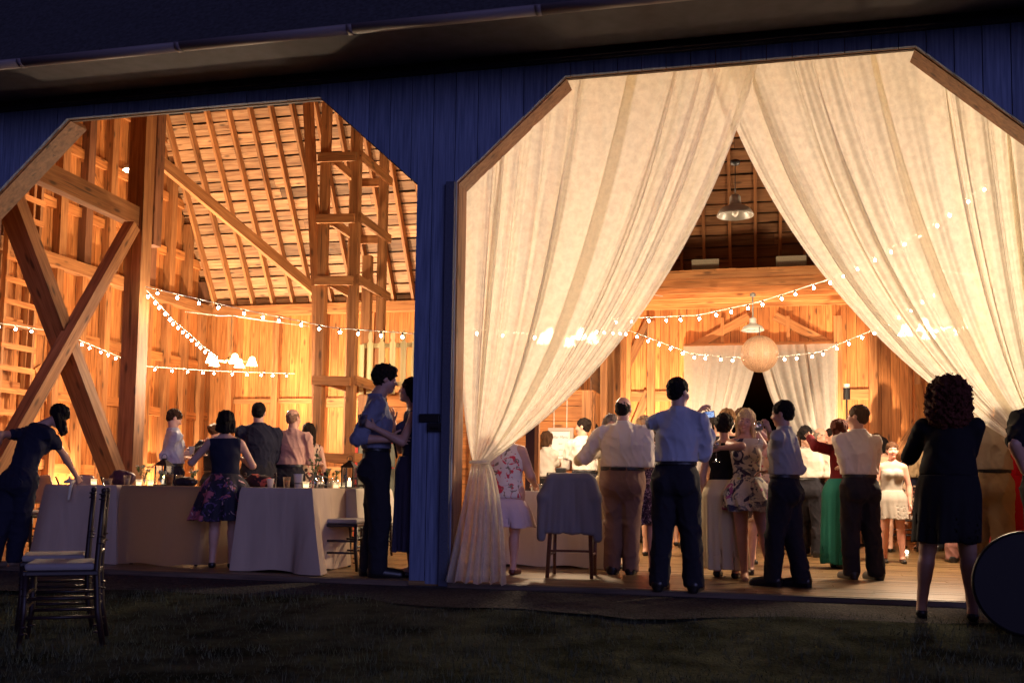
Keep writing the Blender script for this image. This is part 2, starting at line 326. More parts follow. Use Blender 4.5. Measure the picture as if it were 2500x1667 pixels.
def facade(step, y0, y1, gap, z_hi, jitter):
    mb = MB(); brk = set()
    for a, b in OPEN: brk |= {a, b, a+.955, b-.955}
    x = -13.5; cuts = []
    while x < XR+.3: cuts.append(x); x += step
    allc = sorted(set([round(c, 4) for c in cuts]) | set([round(c, 4) for c in brk]))
    for a, b in zip(allc[:-1], allc[1:]):
        if b-a < .004: continue
        ga = gap/2 if any(abs(a-c) < 1e-3 for c in cuts) else 0; gb = gap/2 if any(abs(b-c) < 1e-3 for c in cuts) else 0
        xm = (a+b)/2; op = next((o for o in OPEN if o[0] < xm < o[1]), None)
        tone = .9+.2*((math.floor((xm+14)/step)*7919 % 13)/13); dy = random.uniform(-jitter, jitter)
        def zb(x):
            if op is None: return GZ+.03
            x = min(max(x, op[0]+1e-5), op[1]-1e-5); return topz(x, op)
        mb.prism([(a+ga, zb(a)), (b-gb, zb(b)), (b-gb, z_hi), (a+ga, z_hi)], y0+dy, y1, tone)
    return mb
facade(.203, 0, .03, .007, 4.95, .002).build('cladding', M_BLUE, BARN)
facade(1.0, .0325, .055, 0, 4.9, 0).build('wall_backing', W_OLD, BARN)
W_FRM = wood('door frame wood', (.20, .085, .035), (.36, .17, .075))
# timber frames lining the two openings
for a, b in OPEN:
    c = .955; k = .115
    fr_ = MB()
    o_ = [(a-.04, GZ+.03), (a-.04, TOP-CH_+.02), (a+c-.02, TOP+.04), (b-c+.02, TOP+.04), (b+.04, TOP-CH_+.02), (b+.04, GZ+.03)]
    i_ = [(a+.006, GZ+.03), (a+.006, TOP-CH_-.004), (a+c+.004, TOP-.006), (b-c-.004, TOP-.006), (b-.006, TOP-CH_-.004), (b-.006, GZ+.03)]
    for j in range(5):
        if j != 2: fr_ = MB(); fr_.prism([o_[j], o_[j+1], i_[j+1], i_[j]], .0565, .30, None, 'z' if j in (0, 4) else 'x'); fr_.build('frame_board', W_FRM, BARN)
        else: hd_ = MB(); hd_.prism([o_[j], o_[j+1], i_[j+1], i_[j]], .0565, .09, .5, 'x'); hd_.build('door_head', W_OLD, BARN)
# posts and girt behind the facade, never flush with the cladding
mb = MB()
mb.box((-2.84, .31, 0), (-2.58, .53, 4.55)); mb.build('post', W_OLD, BARN)
mb = MB(); mb.box((XL, .31, 4.56), (XR, .45, 4.74)); mb.build('front_girt', W_BEAM, BARN)
# sliding-door latch on the pillar
mb = MB(); p = at(1024, 1010, Y=-.02); q = at(1073, 1030, Y=-.02); mb.box((p[0], -.03, q[2]), (q[0], -.002, p[2]))
p = at(1046, 1031, Y=-.02); q = at(1084, 1053, Y=-.02); mb.box((p[0], -.045, q[2]), (q[0], -.002, p[2]-.004)); mb.tube([(p[0]+.03, -.05, q[2]+.03), (q[0]-.03, -.06, q[2]+.03)], .012)
mb.build('latch', M_IRON, BARN, bevel=.004)
# narrow dark door-edge strip beside the right doorway
mb = MB(); mb.box((-2.60, -.05, GZ+.02), (-2.523, -.002, 3.44)); mb.build('door_edge', plain('dark blue trim', (.06, .07, .11), .7, mott=.2), BARN)
# eave: soffit, frieze ledge and half-round gutter
ez, ey = 4.385, -.84
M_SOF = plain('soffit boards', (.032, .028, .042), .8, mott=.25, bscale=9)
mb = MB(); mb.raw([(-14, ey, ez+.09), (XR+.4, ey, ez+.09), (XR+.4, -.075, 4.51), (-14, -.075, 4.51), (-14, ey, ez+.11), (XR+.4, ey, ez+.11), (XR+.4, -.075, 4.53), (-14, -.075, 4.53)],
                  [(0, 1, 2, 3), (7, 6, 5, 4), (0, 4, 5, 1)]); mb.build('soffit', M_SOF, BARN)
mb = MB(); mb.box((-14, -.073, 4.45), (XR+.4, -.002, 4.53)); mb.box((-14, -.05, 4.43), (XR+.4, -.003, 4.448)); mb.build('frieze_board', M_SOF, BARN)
mb = MB(); n = 10; prof = [(ey-.002-.055+.055*math.cos(a), ez+.100-.055*math.sin(a)) for a in np.linspace(0, math.pi, n)]
for x0 in np.arange(-14, XR+.4, 1.55):
    x1 = x0+1.545; V = [(x, y, z) for x in (x0, x1) for y, z in prof]
    mb.raw(V, [(i, i+1, n+i+1, n+i) for i in range(n-1)])
    for dx in (0,): mb.raw([(x, y*1.0+(y-ey+.057)*.08, z-.004) for x in (x1-.02, x1+.025) for y, z in prof], [(i, i+1, n+i+1, n+i) for i in range(n-1)])
gut = mb.build('gutter', plain('pale painted gutter', (.16, .13, .14), .6, metal=.0), BARN, smooth=True)
m_ = gut.modifiers.new('thick', 'SOLIDIFY'); m_.thickness = .003
for x in np.arange(-13.2, XR, 1.55):
    mb = MB(); mb.box((x, ey-.11, ez+.102), (x+.03, ey, ez+.108)); mb.build('gutter_strap', M_IRON, BARN)
# roof: gambrel, exterior shingles and interior sheathing
yk, zk = 2.15, 7.95; yr, zr = 5.1, 9.9
mb = MB(); pr = [(ey+.02, ez+.10), (ey+.5, ez+.42), (yk-.05, zk+.12), (yr, zr+.15), (10.2-yk+.05, zk+.12), (YB+.55, ez+.1)]
V = [(x, y, z) for x in (-13.8, XR+.4) for y, z in pr]; n = len(pr)
mb.raw(V, [(i, i+1, n+i+1, n+i) for i in range(n-1)]); mb.build('roof', plain('dark shingles', (.035, .035, .042), .85, bump=.6, bscale=25, mott=.4), BARN)
def slope_boards(name, y0, z0, y1, z1, mat, w_=.22, x0=XL, x1=XR, detail=True):
    mb = MB(); L = math.hypot(y1-y0, z1-z0); dy, dz = (y1-y0)/L, (z1-z0)/L; s = 0; ny, nz = -dz, dy
    if ny*(5.1-y0)+nz*(0-z0) < 0: ny, nz = -ny, -nz
    while s < L:
        ww = w_*random.uniform(.72, 1.3); e = min(s+ww-.012, L); xx = x0-random.uniform(0, 2)
        while xx < x1:
            xe = min(xx+random.uniform(2.4, 4.6), x1); xs_ = max(xx, x0)
            if xe-xs_ > .05:
                k = 8 if detail else 1; off = random.uniform(0, 40); P = []; G = []; lift = random.uniform(0, .012)
                tone = random.uniform(.72, 1.15)*(1 if random.random() > .12 else .6)
                for i in range(k+1):
                    x = xs_+(xe-xs_)*i/k
                    for q, h in ((s+(random.uniform(0, .02) if detail else 0), lift), (e-(random.uniform(0, .012) if detail else 0), lift+.014)):
                        P.append((x, y0+dy*q+ny*h, z0+dz*q+nz*h)); G.append((x+off, q*1.0+off, off))
                    q = e+.002; P.append((x, y0+dy*q-ny*.01, z0+dz*q-nz*.01)); G.append((x+off, q+off, off))
                F_ = []
                for i in range(k): F_ += [(3*i, 3*i+3, 3*i+4, 3*i+1), (3*i+1, 3*i+4, 3*i+5, 3*i+2)]
                mb.raw(P, F_, tone, G)
            xx = xe+.006
        s += ww
    return mb.build(name, mat, BARN)
W_ROOF_SHADE = wood('loft-shaded sheathing wood', (.30, .13, .045), (.48, .24, .10), bump=.5)  # browner copy of the sheathing: the loft's shade is put into its colour
slope_boards('roof_sheathing', YB+.02, 4.38, YB-yk, zk, W_ROOF, x1=-4.2)
slope_boards('roof_sheathing', YB+.02, 4.38, YB-yk, zk, W_ROOF_SHADE, x0=-4.19)
slope_boards('roof_sheathing', YB-yk, zk, yr, zr, W_OLD, detail=False, w_=.3)
slope_boards('roof_sheathing', .08, 4.62, yk, zk, W_OLD, detail=False, w_=.3); slope_boards('roof_sheathing', yk, zk, yr, zr, W_OLD, detail=False, w_=.3)
ang = math.atan2(zk-4.4, yk)
for i, x in enumerate(np.arange(XL+.25, XR, .43)):
    mb = MB(); j = random.uniform(-.02, .02)
    a = np.array([x+j, YB-.09, 4.40]); b = np.array([x+j, YB-yk-.10, zk-.05])
    mb.beam(a, b, .052, .15, side=(0, 1, 0)); mb.build('rafter', W_BEAM, BARN)
    if x > -4 and x < 3:
        mb = MB(); mb.beam((x, YB-yk-.1, zk-.07), (x, yr, zr-.09), .05, .14); mb.build('upper_rafter', W_OLD, BARN)
mb = MB(); mb.beam((XL, YB-yk-.17, zk-.13), (XR, YB-yk-.17, zk-.13), .14, .16); mb.build('purlin', W_BEAM, BARN)
# walls: boards with studs and blocking
def board_wall_y(name, X, y0, y1, z0, z1fn, mat, inward=1, w_=.17):
    mb = MB(); y = y0
    while y < y1-.01:
        ww = min(w_*random.uniform(.75, 1.3), y1-y); h = z1fn(y+ww/2); d = random.uniform(0, .008)
        mb.box((X-.02, y+.003, z0), (X+inward*(.0+d)+.004, y+ww-.003, h), axis=2, tone=random.uniform(.74, 1.18)); y += ww
    mb.box((X-.05, y0, z0), (X-.03, y1, max(z1fn(y0), z1fn(y1), z1fn((y0+y1)/2))), tone=.3)
    return mb.build(name, mat, BARN)
def board_wall_x(name, Y, x0, x1, z0, z1, mat, w_=.17, holes=(), parent=None):
    mb = MB(); x = x0
    while x < x1-.01:
        ww = min(w_*random.uniform(.75, 1.3), x1-x); d = random.uniform(0, .008); zz = z0; inh = [h for h in holes if x+ww/2 > h[0] and x+ww/2 < h[1]]
        if inh: zz = inh[0][2]
        mb.box((x+.003, Y-.004-d, zz), (x+ww-.003, Y+.02, z1), axis=2, tone=random.uniform(.74, 1.18)); x += ww
    return mb.build(name, mat, parent or BARN)
def roofz(y):
    y = min(y, YB-y); return (4.40+(zk-4.4)*y/yk) if y < yk else zk+(zr-zk)*(y-yk)/(yr-yk)
board_wall_y('gable_wall', XL, .08, YB, 0, lambda y: roofz(y)-.02, W_WALL)
board_wall_y('end_wall', XR, .08, YB, 0, lambda y: roofz(y)-.02, W_WALL, inward=-1)
DOORB = (-1.17, 1.33, 3.34)
board_wall_x('back_wall', YB, XL, XR, 0, 4.42, W_WALL, holes=[DOORB])
# gable studs (tall above the plate, shorter below) with blocking between them
for i, y in enumerate(np.arange(.55, 9.9, .62)):
    mb = MB(); mb.box((XL+.012, y-.085, PZ+.13), (XL+.16, y+.085, roofz(y)-.1)); mb.build('stud', W_BEAM if i % 3 else W_OLD, BARN)
    mb = MB(); mb.box((XL+.012, y-.075, 0), (XL+.14, y+.075, PZ-.09)); mb.build('stud', W_BEAM, BARN)
    mb = MB()
    for z in (.9+.1*random.random(), 2.05+.1*random.random(), 3.1, 5.1+.1*random.random(), 6.2, 7.3):
        if z+.2 < roofz(y+.3): mb = MB(); mb.box((XL+.013, y+.087, z), (XL+.07, y+.62-.087, z+.16), axis=1); mb.build('blocking', W_WALL, BARN)
for z0, z1, ya, yb_ in ((5.2, 6.3, 6.0, 7.2), (6.0, 7.3, 4.2, 5.4), (1.2, 3.0, 1.8, 3.0), (4.9, 6.2, 2.5, 3.6), (1.0, 2.6, 5.2, 6.1)):
    mb = MB(); mb.beam((XL+.04, ya, z1), (XL+.04, yb_, z0), .035, .17, side=(0, 0, 1)); mb.build('wall_brace', W_WALL, BARN)
mb = MB(); mb.box((XL+.01, .3, PZ-.09), (XL+.24, YB-.25, PZ+.10), axis=1); mb.build('wall_plate', W_BEAM, BARN)
mb = MB(); mb.box((XL+.26, YB-.235, PZ-.09), (XR, YB-.013, PZ+.10)); mb.build('wall_plate', W_BEAM, BARN)
# back-wall studs, braces, Z-braced panels
for x in list(np.arange(-10.4, -4.9, 1.02))+[-2.55, -1.85, 1.42, 2.0, 3.3, 4.8]:
    mb = MB(); mb.box((x-.07, YB-.15, 0), (x+.07, YB-.014, PZ-.1 if x < -4.5 else 3.9)); mb.build('stud', W_BEAM, BARN)
for x0, x1, z0, z1 in ((-2.5, -1.9, 1.1, 2.6), (-1.8, -1.2, 1.1, 2.6), (-2.5, -1.9, 2.65, 3.9), (-1.1, -.1, 3.4, 3.94), (1.3, .35, 3.4, 3.94), (-9.3, -8.4, .4, 2.3), (-7.3, -6.4, .4, 1.7), (2.1, 2.9, 1.0, 2.3)):
    mb = MB(); mb.beam((x0, YB-.045, z0), (x1, YB-.045, z1), .15, .04, side=(0, 1, 0)); mb.build('wall_brace', W_BEAM, BARN)
mb = MB()
for x0, x1 in ((-2.48, -1.92), (-1.78, -1.2), (1.49, 1.93)):
    for z in (.3, 1.0, 2.42): mb = MB(); mb.box((x0, YB-.05, z), (x1, YB-.015, z+.18), axis=0); mb.build('blocking', W_BEAM, BARN)
for x0 in np.arange(-10.33, -5.9, 1.02):
    for z in (1.0, 2.35): mb = MB(); mb.box((x0+.003, YB-.06, z+random.uniform(-.1, .1)), (x0+.877, YB-.016, z+.17), axis=0); mb.build('blocking', W_BEAM, BARN)
mb = MB(); mb.box((DOORB[0]-.1, YB-.10, DOORB[2]-.01), (DOORB[1]+.1, YB-.016, DOORB[2]+.12), axis=0)
mb.build('lintel', W_BEAM, BARN)
for x in (DOORB[0]+.6, (DOORB[0]+DOORB[1])/2+.5):
    mb = MB(); mb.box((x-.03, YB-.07, 3.47), (x+.03, YB-.015, 3.93)); mb.build('short_stud', W_BEAM, BARN)
# loft over the centre aisle
LX0, LX1, LY = -3.6, 3.6, 7.3
mb = MB(); mb.box((LX0, LY-.06, 4.055), (LX1, LY, 4.16)); x = LX0
while x < LX1: ww = random.uniform(.18, .4); mb.box((x, LY-.09, 4.161), (x+ww-.005, LY+.1, 4.175+random.uniform(0, .012))); x += ww
mb.build('loft_beam', W_LOFT, BARN)
mb = MB(); y = LY+.04
while y < YB-.26: mb.box((LX0, y, 4.13), (LX1, y+.2, 4.158), axis=0); y += .205
mb.build('loft_floor', W_LOFT, BARN)
for y in np.arange(LY+.42, YB-.3, .46):
    mb = MB(); mb.box((LX0, y, 4.01), (LX1, y+.05, 4.129)); mb.build('joist', W_LOFT, BARN)
for x, w_ in ((-.75, .42), (.55, .45)):
    t_ = empty('loft_panel', (x, LY+.25, 4.18), 'pale board standing on the loft edge, the %s of two' % ('left one' if x < 0 else 'right one'), 'panel', 'pale boards on the loft')
    mb = MB(); mb.box((-w_/2, 0, 0), (w_/2, .03, .24)); mb.build('board', plain('pale board', (.26, .22, .15), .8, mott=.15), t_)
# side partitions of the centre aisle
board_wall_y('aisle_wall', 2.75, 4.6, YB, 0, lambda y: 3.88, W_WALL, inward=-1)
for y in (4.7, 6.0, 7.2, 8.4, 9.6):
    mb = MB(); mb.box((2.60, y, 0), (2.728, y+.16, 3.88)); mb.build('post', W_BEAM, BARN)
for ya, za, yb_, zb_ in ((4.9, 2.3, 6.0, 3.7), (8.5, 1.2, 9.5, 2.6), (7.3, 1.0, 8.4, 2.5)):
    mb = MB(); mb.beam((2.66, ya, za), (2.66, yb_, zb_), .05, .16, side=(1, 0, 0)); mb.build('wall_brace', W_BEAM, BARN)
# granary room with a picket rail on its roof
GX0, GX1, GY, GT = float(at(880, 965, Y=6.0)[0]), float(at(1448, 960, Y=6.0)[0]), 6.0, 2.18
mb = MB(); z = 0
while z < GT-.02:
    h = min(.2*random.uniform(.9, 1.1), GT-z); mb.box((GX0, GY-.02-random.uniform(0, .006), z+.003), (GX1, GY+.02, z+h-.003), axis=0, tone=random.uniform(.85, 1.12)); z += h
mb.build('granary_front', W_WALL, BARN)
mb = MB(); mb.box((GX0, GY+.03, GT), (GX1, YB-.2, GT+.04), axis=0); mb.build('granary_roof', W_WALL, BARN)
board_wall_y('granary_side', GX1, GY+.03, YB-.17, 0, lambda y: GT-.003 if y < 8 else 3.9, W_WALL, inward=1)
board_wall_y('granary_side', GX0, GY+.03, YB-.17, 0, lambda y: GT-.003, W_WALL, inward=-1)
for x in (GX1-.07, GX0+.1, -4.0):
    mb = MB(); mb.box((x-.07, GY-.13, 0), (x+.07, GY-.028, GT+.02 if x > -5 else PZ)); mb.build('post', W_BEAM, BARN)
for y in (6.6, 7.3, 8.1, 8.8, 9.5):
    mb = MB(); mb.box((GX1+.012, y, 0), (GX1+.11, y+.1, 3.88)); mb.build('post', W_BEAM, BARN)
# centre beam over the aisle with upright strips behind the gap (upper roof)
# ---- the cross-braced bent on the left
BX = -7.9
pb = at(334, 705, X=BX); PY = float(pb[1])
mb = MB(); mb.box((BX-.12, PY-.11, 0), (BX+.12, PY+.11, 7.4)); mb.build('post', W_BEAM, BARN)
mb = MB(); mb.beam((BX, .3, 4.33), (BX, PY-.113, 4.27), .14, .26); mb.build('tie_beam', W_BEAM, BARN)
a, b = at(18, 470, X=BX), at(284, 1178, X=BX); d = unit(b-a)
mb = MB(); mb.beam(a-d*.3, b+d*.85, .16, .27, side=(1, 0, 0)); mb.build('cross_brace', W_BEAM, BARN)
a, b = at(322, 552, X=BX+.17), at(35, 1060, X=BX+.17); d = unit(b-a)
mb = MB(); mb.beam(a, b+d*1.3, .15, .15, side=(1, 0, 0)); mb.build('cross_brace', W_BEAM, BARN)
mb = MB(); mb.beam(at(388, 392, Y=5.2), at(775, 716, Y=7.6), .10, .17); mb.build('long_brace', W_BEAM, BARN)
mb = MB(); mb.box((-9.05, 5.0, 4.4), (-8.85, 5.2, 7.9)); mb.build('post', W_OLD, BARN)
# ---- hay-chute ladder tower
TY1 = 5.1; tb = at(787, 700, Y=TY1); tc_ = at(864, 700, Y=TY1); TX0, TX1 = float(tb[0]), float(tc_[0])
TY2 = TY1
while at(931, 700, Y=TY2)[0] > TX1 and TY2 < 9: TY2 += .02
t_ = empty('chute_tower', ((TX0+TX1)/2, (TY1+TY2)/2, 0), 'tall open timber tower of four posts and rungs rising into the roof', 'tower')
o3 = rel(t_)
for x, y in ((TX0, TY1), (TX1, TY1), (TX0, TY2), (TX1, TY2)):
    mb = MB(); mb.box(np.array((x-.06, y-.06, 0))-o3, np.array((x+.06, y+.06, 8.0))-o3, tone=.9); mb.build('post', W_BEAM, t_)
for z in (1.2, 2.3, 3.75, 4.66, 5.57, 6.48, 7.3):
    for a, b in (((TX0-.08, TY1-.085), (TX1+.02, TY1-.085)), ((TX0, TY2+.085), (TX1, TY2+.085)), ((TX1+.085, TY1-.06), (TX1+.085, TY2+.1)), ((TX0+.085, TY1), (TX0+.085, TY2))):
        mb = MB(); mb.beam(np.array((*a, z))-o3, np.array((*b, z-.02))-o3, .045, .13); mb.build('rung', W_BEAM, t_)
mb = MB(); mb.beam(at(752, 236, Y=TY1+.5)-o3, at(774, 700, Y=TY1+.2)-o3, .12, .14); mb.beam(at(774, 700, Y=TY1+.2)-o3, np.array(at(775, 1180, Y=TY1+.2))-o3, .11, .13); mb.build('slanted_post', W_BEAM, t_)
# picket rail
pk = at(880, 962, Y=5.84); pl_ = empty('picket_rail', (pk[0], 5.84, pk[2]), 'short length of pale picket fence above the granary boards beside the tower', 'fence')
o3 = rel(pl_); xs_ = [at(px, 900, Y=5.84)[0] for px in (883, 903, 931, 958, 984, 1012, 1040)]; ztop = float(at(900, 806, Y=5.84)[2])
for i, x in enumerate(xs_):
    mb = MB(); h = ztop-o3[2]-(.22 if i == 0 else 0); w_ = .045 if i else .035; x -= o3[0]
    prof = [(-w_, 0), (w_, 0), (w_, h-.2)]+([(w_*.45, h-.17), (w_*.8, h-.12), (w_*.7, h-.06), (0, h), (-w_*.7, h-.06), (-w_*.8, h-.12), (-w_*.45, h-.17)] if i else [(w_, h), (-w_, h)])+[(-w_, h-.2)]
    mb.prism([(x+a, b) for a, b in prof], -.012, .012); mb.build('picket', W_PICK, pl_)
for z in (.12, ztop-o3[2]-.27):
    mb = MB(); mb.box((0, .014, z), (xs_[-1]-o3[0]+.1, .05, z+.07)); mb.build('rail', W_PICK, pl_)
# ladder fixed on the gable wall, built in the wall's own plane
t_ = empty('wall_ladder', (XL+.35, 4.6, 0), 'wooden ladder with flat rungs leaning on the left gable wall', 'ladder')
for s_ in (0, 1):
    mb = MB(); mb.beam((0, -.62+s_*.62, .0), (0, -.50+s_*.62, 5.9), .05, .09, side=(1, 0, 0)); mb.build('rail', W_BEAM, t_)
for z in np.arange(.45, 5.8, .325):
    mb = MB(); q = .12*z/5.9; mb.box((.03, -.66+q, z), (.055, .06+q, z+.085)); mb.build('rung', W_WALL, t_)
t_ = empty('wall_ladder', (2.62, 7.0, 0), 'narrow wooden ladder on the right aisle wall behind the curly-haired woman', 'ladder')
for s_ in (0, 1):
    mb = MB(); mb.box((-.07, s_*.5, 0), (-.02, s_*.5+.06, 3.8)); mb.build('rail', W_BEAM, t_)
for z in np.arange(.4, 3.7, .36):
    mb = MB(); mb.box((-.1, -.03, z), (-.072, .6, z+.07)); mb.build('rung', W_WALL, t_)
# floor and sill
mb = MB(); x = XL
mb2 = MB(); y = .0
while y < YB:
    ww = .16; xx = XL-random.uniform(0, 3)
    while xx < XR:
        xe = min(xx+random.uniform(2.5, 4.5), XR); mb2.box((max(xx, XL), y+.0015, -.04), (xe-.003, y+ww-.0015, random.uniform(-.0012, .0008)), axis=0, tone=random.uniform(.75, 1.2)); xx = xe
    y += ww
tag(mb2.build('floor', W_FLOOR), kind='structure')
M_SILL = wood('worn sill wood', (.07, .045, .03), (.16, .11, .075))
for a, b in OPEN:
    mb = MB(); mb.box((a+.002, -.05, -.052), (b-.002, -.003, -.004)); mb.build('door_sill', M_SILL, BARN)
mb = MB(); mb.box((XL-2.5, -.04, GZ-.02), (XR, -.001, GZ+.012)); mb.build('footing', plain('stone footing', (.10, .09, .09), .9, bump=.6), BARN)
# ================================================================ PEOPLE: signed-distance bodies meshed with surface nets
class SDF:
    def __init__(s, lo, hi, h):
        s.lo = np.array(lo, float)-2*h; s.h = h; s.n = np.ceil((np.array(hi, float)+2*h-s.lo)/h).astype(int)+1
        s.d = np.full(s.n, .5, np.float32); s.ax = [s.lo[i]+h*np.arange(s.n[i]) for i in range(3)]
    def sub(s, lo, hi):
        i0 = np.clip(np.floor((np.array(lo)-s.lo)/s.h).astype(int), 0, s.n); i1 = np.clip(np.ceil((np.array(hi)-s.lo)/s.h).astype(int)+1, 0, s.n)
        if np.any(i1 <= i0): return None, None
        sl_ = tuple(slice(a, b) for a, b in zip(i0, i1))
        return sl_, (s.ax[0][sl_[0]][:, None, None], s.ax[1][sl_[1]][None, :, None], s.ax[2][sl_[2]][None, None, :])
    def comb(s, sl_, d, k, op='u'):
        a = s.d[sl_]
        if op == 'u':
            if k <= 0: s.d[sl_] = np.minimum(a, d)
            else: q = np.clip(.5+.5*(a-d)/k, 0, 1); s.d[sl_] = a*(1-q)+d*q-k*q*(1-q)
        else:
            if k <= 0: s.d[sl_] = np.maximum(a, -d)
            else: q = np.clip(.5-.5*(a+d)/k, 0, 1); s.d[sl_] = a*(1-q)-d*q+k*q*(1-q)
    def cone(s, a, b, ra, rb, k=.02, flat=None, op='u'):
        """rounded cone; flat=(dir, factor) squashes it along dir"""
        a = np.array(a, float); b = np.array(b, float); m = max(ra, rb)+k+2*s.h
        sl_, g = s.sub(np.minimum(a, b)-m, np.maximum(a, b)+m)
        if sl_ is None: return
        ba = b-a; L = max(ba@ba, 1e-9); px, py, pz = g[0]-a[0], g[1]-a[1], g[2]-a[2]
        t = np.clip((px*ba[0]+py*ba[1]+pz*ba[2])/L, 0, 1); qx, qy, qz = px-t*ba[0], py-t*ba[1], pz-t*ba[2]; f = 1
        if flat is not None:
            n, f = flat; n = unit(n); e = (qx*n[0]+qy*n[1]+qz*n[2])*(1/f-1); qx = qx+e*n[0]; qy = qy+e*n[1]; qz = qz+e*n[2]
        s.comb(sl_, np.sqrt(qx*qx+qy*qy+qz*qz)-(ra+(rb-ra)*t), k, op)
    def ell(s, c, r, B=None, k=.015, op='u'):
        c = np.array(c, float); r = np.array(r, float); m = r.max()+k+2*s.h
        sl_, g = s.sub(c-m, c+m)
        if sl_ is None: return
        x, y, z = g[0]-c[0], g[1]-c[1], g[2]-c[2]
        if B is not None: x, y, z = [x*B[i][0]+y*B[i][1]+z*B[i][2] for i in range(3)]
        q = np.sqrt((x/r[0])**2+(y/r[1])**2+(z/r[2])**2); q2 = np.sqrt((x/r[0]**2)**2+(y/r[1]**2)**2+(z/r[2]**2)**2)+1e-6
        s.comb(sl_, q*(q-1)/q2, k, op)
    def grid(s): return s.ax[0][:, None, None], s.ax[1][None, :, None], s.ax[2][None, None, :]
    def cut(s, n, c):
        """keep the side where p.n < c"""
        x, y, z = s.grid(); s.d = np.maximum(s.d, x*n[0]+y*n[1]+z*n[2]-c)
    def wrinkle(s, amp, fr, seed=0, st=(1, 1, 1)):
        x, y, z = s.grid(); x, y, z = x*fr*st[0], y*fr*st[1], z*fr*st[2]
        n = np.sin(x*1.7+seed+1.9*np.sin(z*.9+y*.7+seed))*np.cos(z*1.3+1.3*np.sin(x*1.1+y*1.7+seed*2))+.5*np.sin(2.3*z+1.7*x-2.1*y+seed*3+1.5*np.sin(y*2+x))
        s.d = s.d+(amp*n).astype(np.float32)
    def crease(s, amp, fr, seed=0, st=(1, 1, 1)):
        """sharp raised cloth folds"""
        x, y, z = s.grid(); x, y, z = x*fr*st[0], y*fr*st[1], z*fr*st[2]
        a = np.sin(x*1.3+y*1.1+seed+1.6*np.sin(z*.8+x*.6+seed)+.8*np.sin(z*1.9+seed*2)); b = np.sin(x*.9-y*1.2+z*1.1+seed*1.7+1.4*np.sin(z*.7-x*.9))
        s.d = s.d-(amp*((1-np.abs(a))**3+.8*(1-np.abs(b))**3)).astype(np.float32)
    def mesh(s):
        d = s.d; inside = d < 0; nx, ny, nz = d.shape
        c = sum(inside[i:nx-1+i, j:ny-1+j, k:nz-1+k].astype(np.int8) for i in (0, 1) for j in (0, 1) for k in (0, 1))
        cells = np.argwhere((c > 0) & (c < 8))
        if len(cells) == 0: return np.zeros((0, 3)), np.zeros((0, 4), int)
        idx = -np.ones((nx-1, ny-1, nz-1), np.int64); idx[tuple(cells.T)] = np.arange(len(cells))
        acc = np.zeros((len(cells), 3)); cnt = np.zeros(len(cells)); co_ = [(i, j, k) for i in (0, 1) for j in (0, 1) for k in (0, 1)]
        val = {q: d[cells[:, 0]+q[0], cells[:, 1]+q[1], cells[:, 2]+q[2]].astype(float) for q in co_}
        for a in co_:
            for ax in range(3):
                if a[ax]: continue
                b = list(a); b[ax] = 1; b = tuple(b); va, vb = val[a], val[b]; m = (va < 0) != (vb < 0)
                t = np.where(m, va/np.where(m, va-vb, 1), 0); p = np.array(a, float)[None, :].repeat(len(cells), 0); p[:, ax] += t
                acc += p*m[:, None]; cnt += m
        V = (cells+acc/cnt[:, None])*s.h+s.lo; Q = []
        for ax in range(3):
            o1, o2 = [(1, 2), (2, 0), (0, 1)][ax]; sh = [slice(None)]*3; sh[ax] = slice(0, -1); sh2 = [slice(None)]*3; sh2[ax] = slice(1, None)
            a = inside[tuple(sh)]; b = inside[tuple(sh2)]; e = np.argwhere(a != b); e = e[(e[:, o1] > 0) & (e[:, o2] > 0) & (e[:, o1] < d.shape[o1]-1) & (e[:, o2] < d.shape[o2]-1)]
            if len(e) == 0: continue
            fl = inside[tuple(e.T)]; q = []
            for u_, v_ in ((-1, -1), (0, -1), (0, 0), (-1, 0)):
                w_ = e.copy(); w_[:, o1] += u_; w_[:, o2] += v_; q.append(idx[tuple(w_.T)])
            q = np.stack(q, 1); q[~fl] = q[~fl][:, ::-1]; Q.append(q)
        Q = np.concatenate(Q); return V, Q[(Q >= 0).all(1)]
def link_mesh(name, V, Q, mats, parent=None, cols=None):
    me = bpy.data.meshes.new(name); me.vertices.add(len(V)); me.vertices.foreach_set('co', np.asarray(V, np.float32).ravel())
    me.loops.add(4*len(Q)); me.loops.foreach_set('vertex_index', np.asarray(Q, np.int32).ravel()); me.polygons.add(len(Q))
    me.polygons.foreach_set('loop_start', np.arange(0, 4*len(Q), 4, dtype=np.int32)); me.polygons.foreach_set('loop_total', np.full(len(Q), 4, np.int32))
    me.polygons.foreach_set('use_smooth', np.ones(len(Q), bool)); me.update(); me.validate(); me.materials.append(mats)
    if cols is not None and len(V):
        a = me.attributes.new('feat', 'FLOAT_COLOR', 'POINT'); a.data.foreach_set('color', np.concatenate([cols, np.ones((len(V), 1))], 1).astype(np.float32).ravel())
    o = bpy.data.objects.new(name, me); col.objects.link(o)
    if parent is not None: o.parent = parent
    return o
def smooth_v(V, Q, it=1):
    for _ in range(it):
        acc = np.zeros_like(V); cnt = np.zeros(len(V))
        for a, b in ((0, 1), (1, 2), (2, 3), (3, 0)):
            np.add.at(acc, Q[:, a], V[Q[:, b]]); np.add.at(acc, Q[:, b], V[Q[:, a]]); np.add.at(cnt, Q[:, a], 1); np.add.at(cnt, Q[:, b], 1)
        V = .45*V+.55*acc/np.maximum(cnt, 1)[:, None]
    return V
_skin = {}
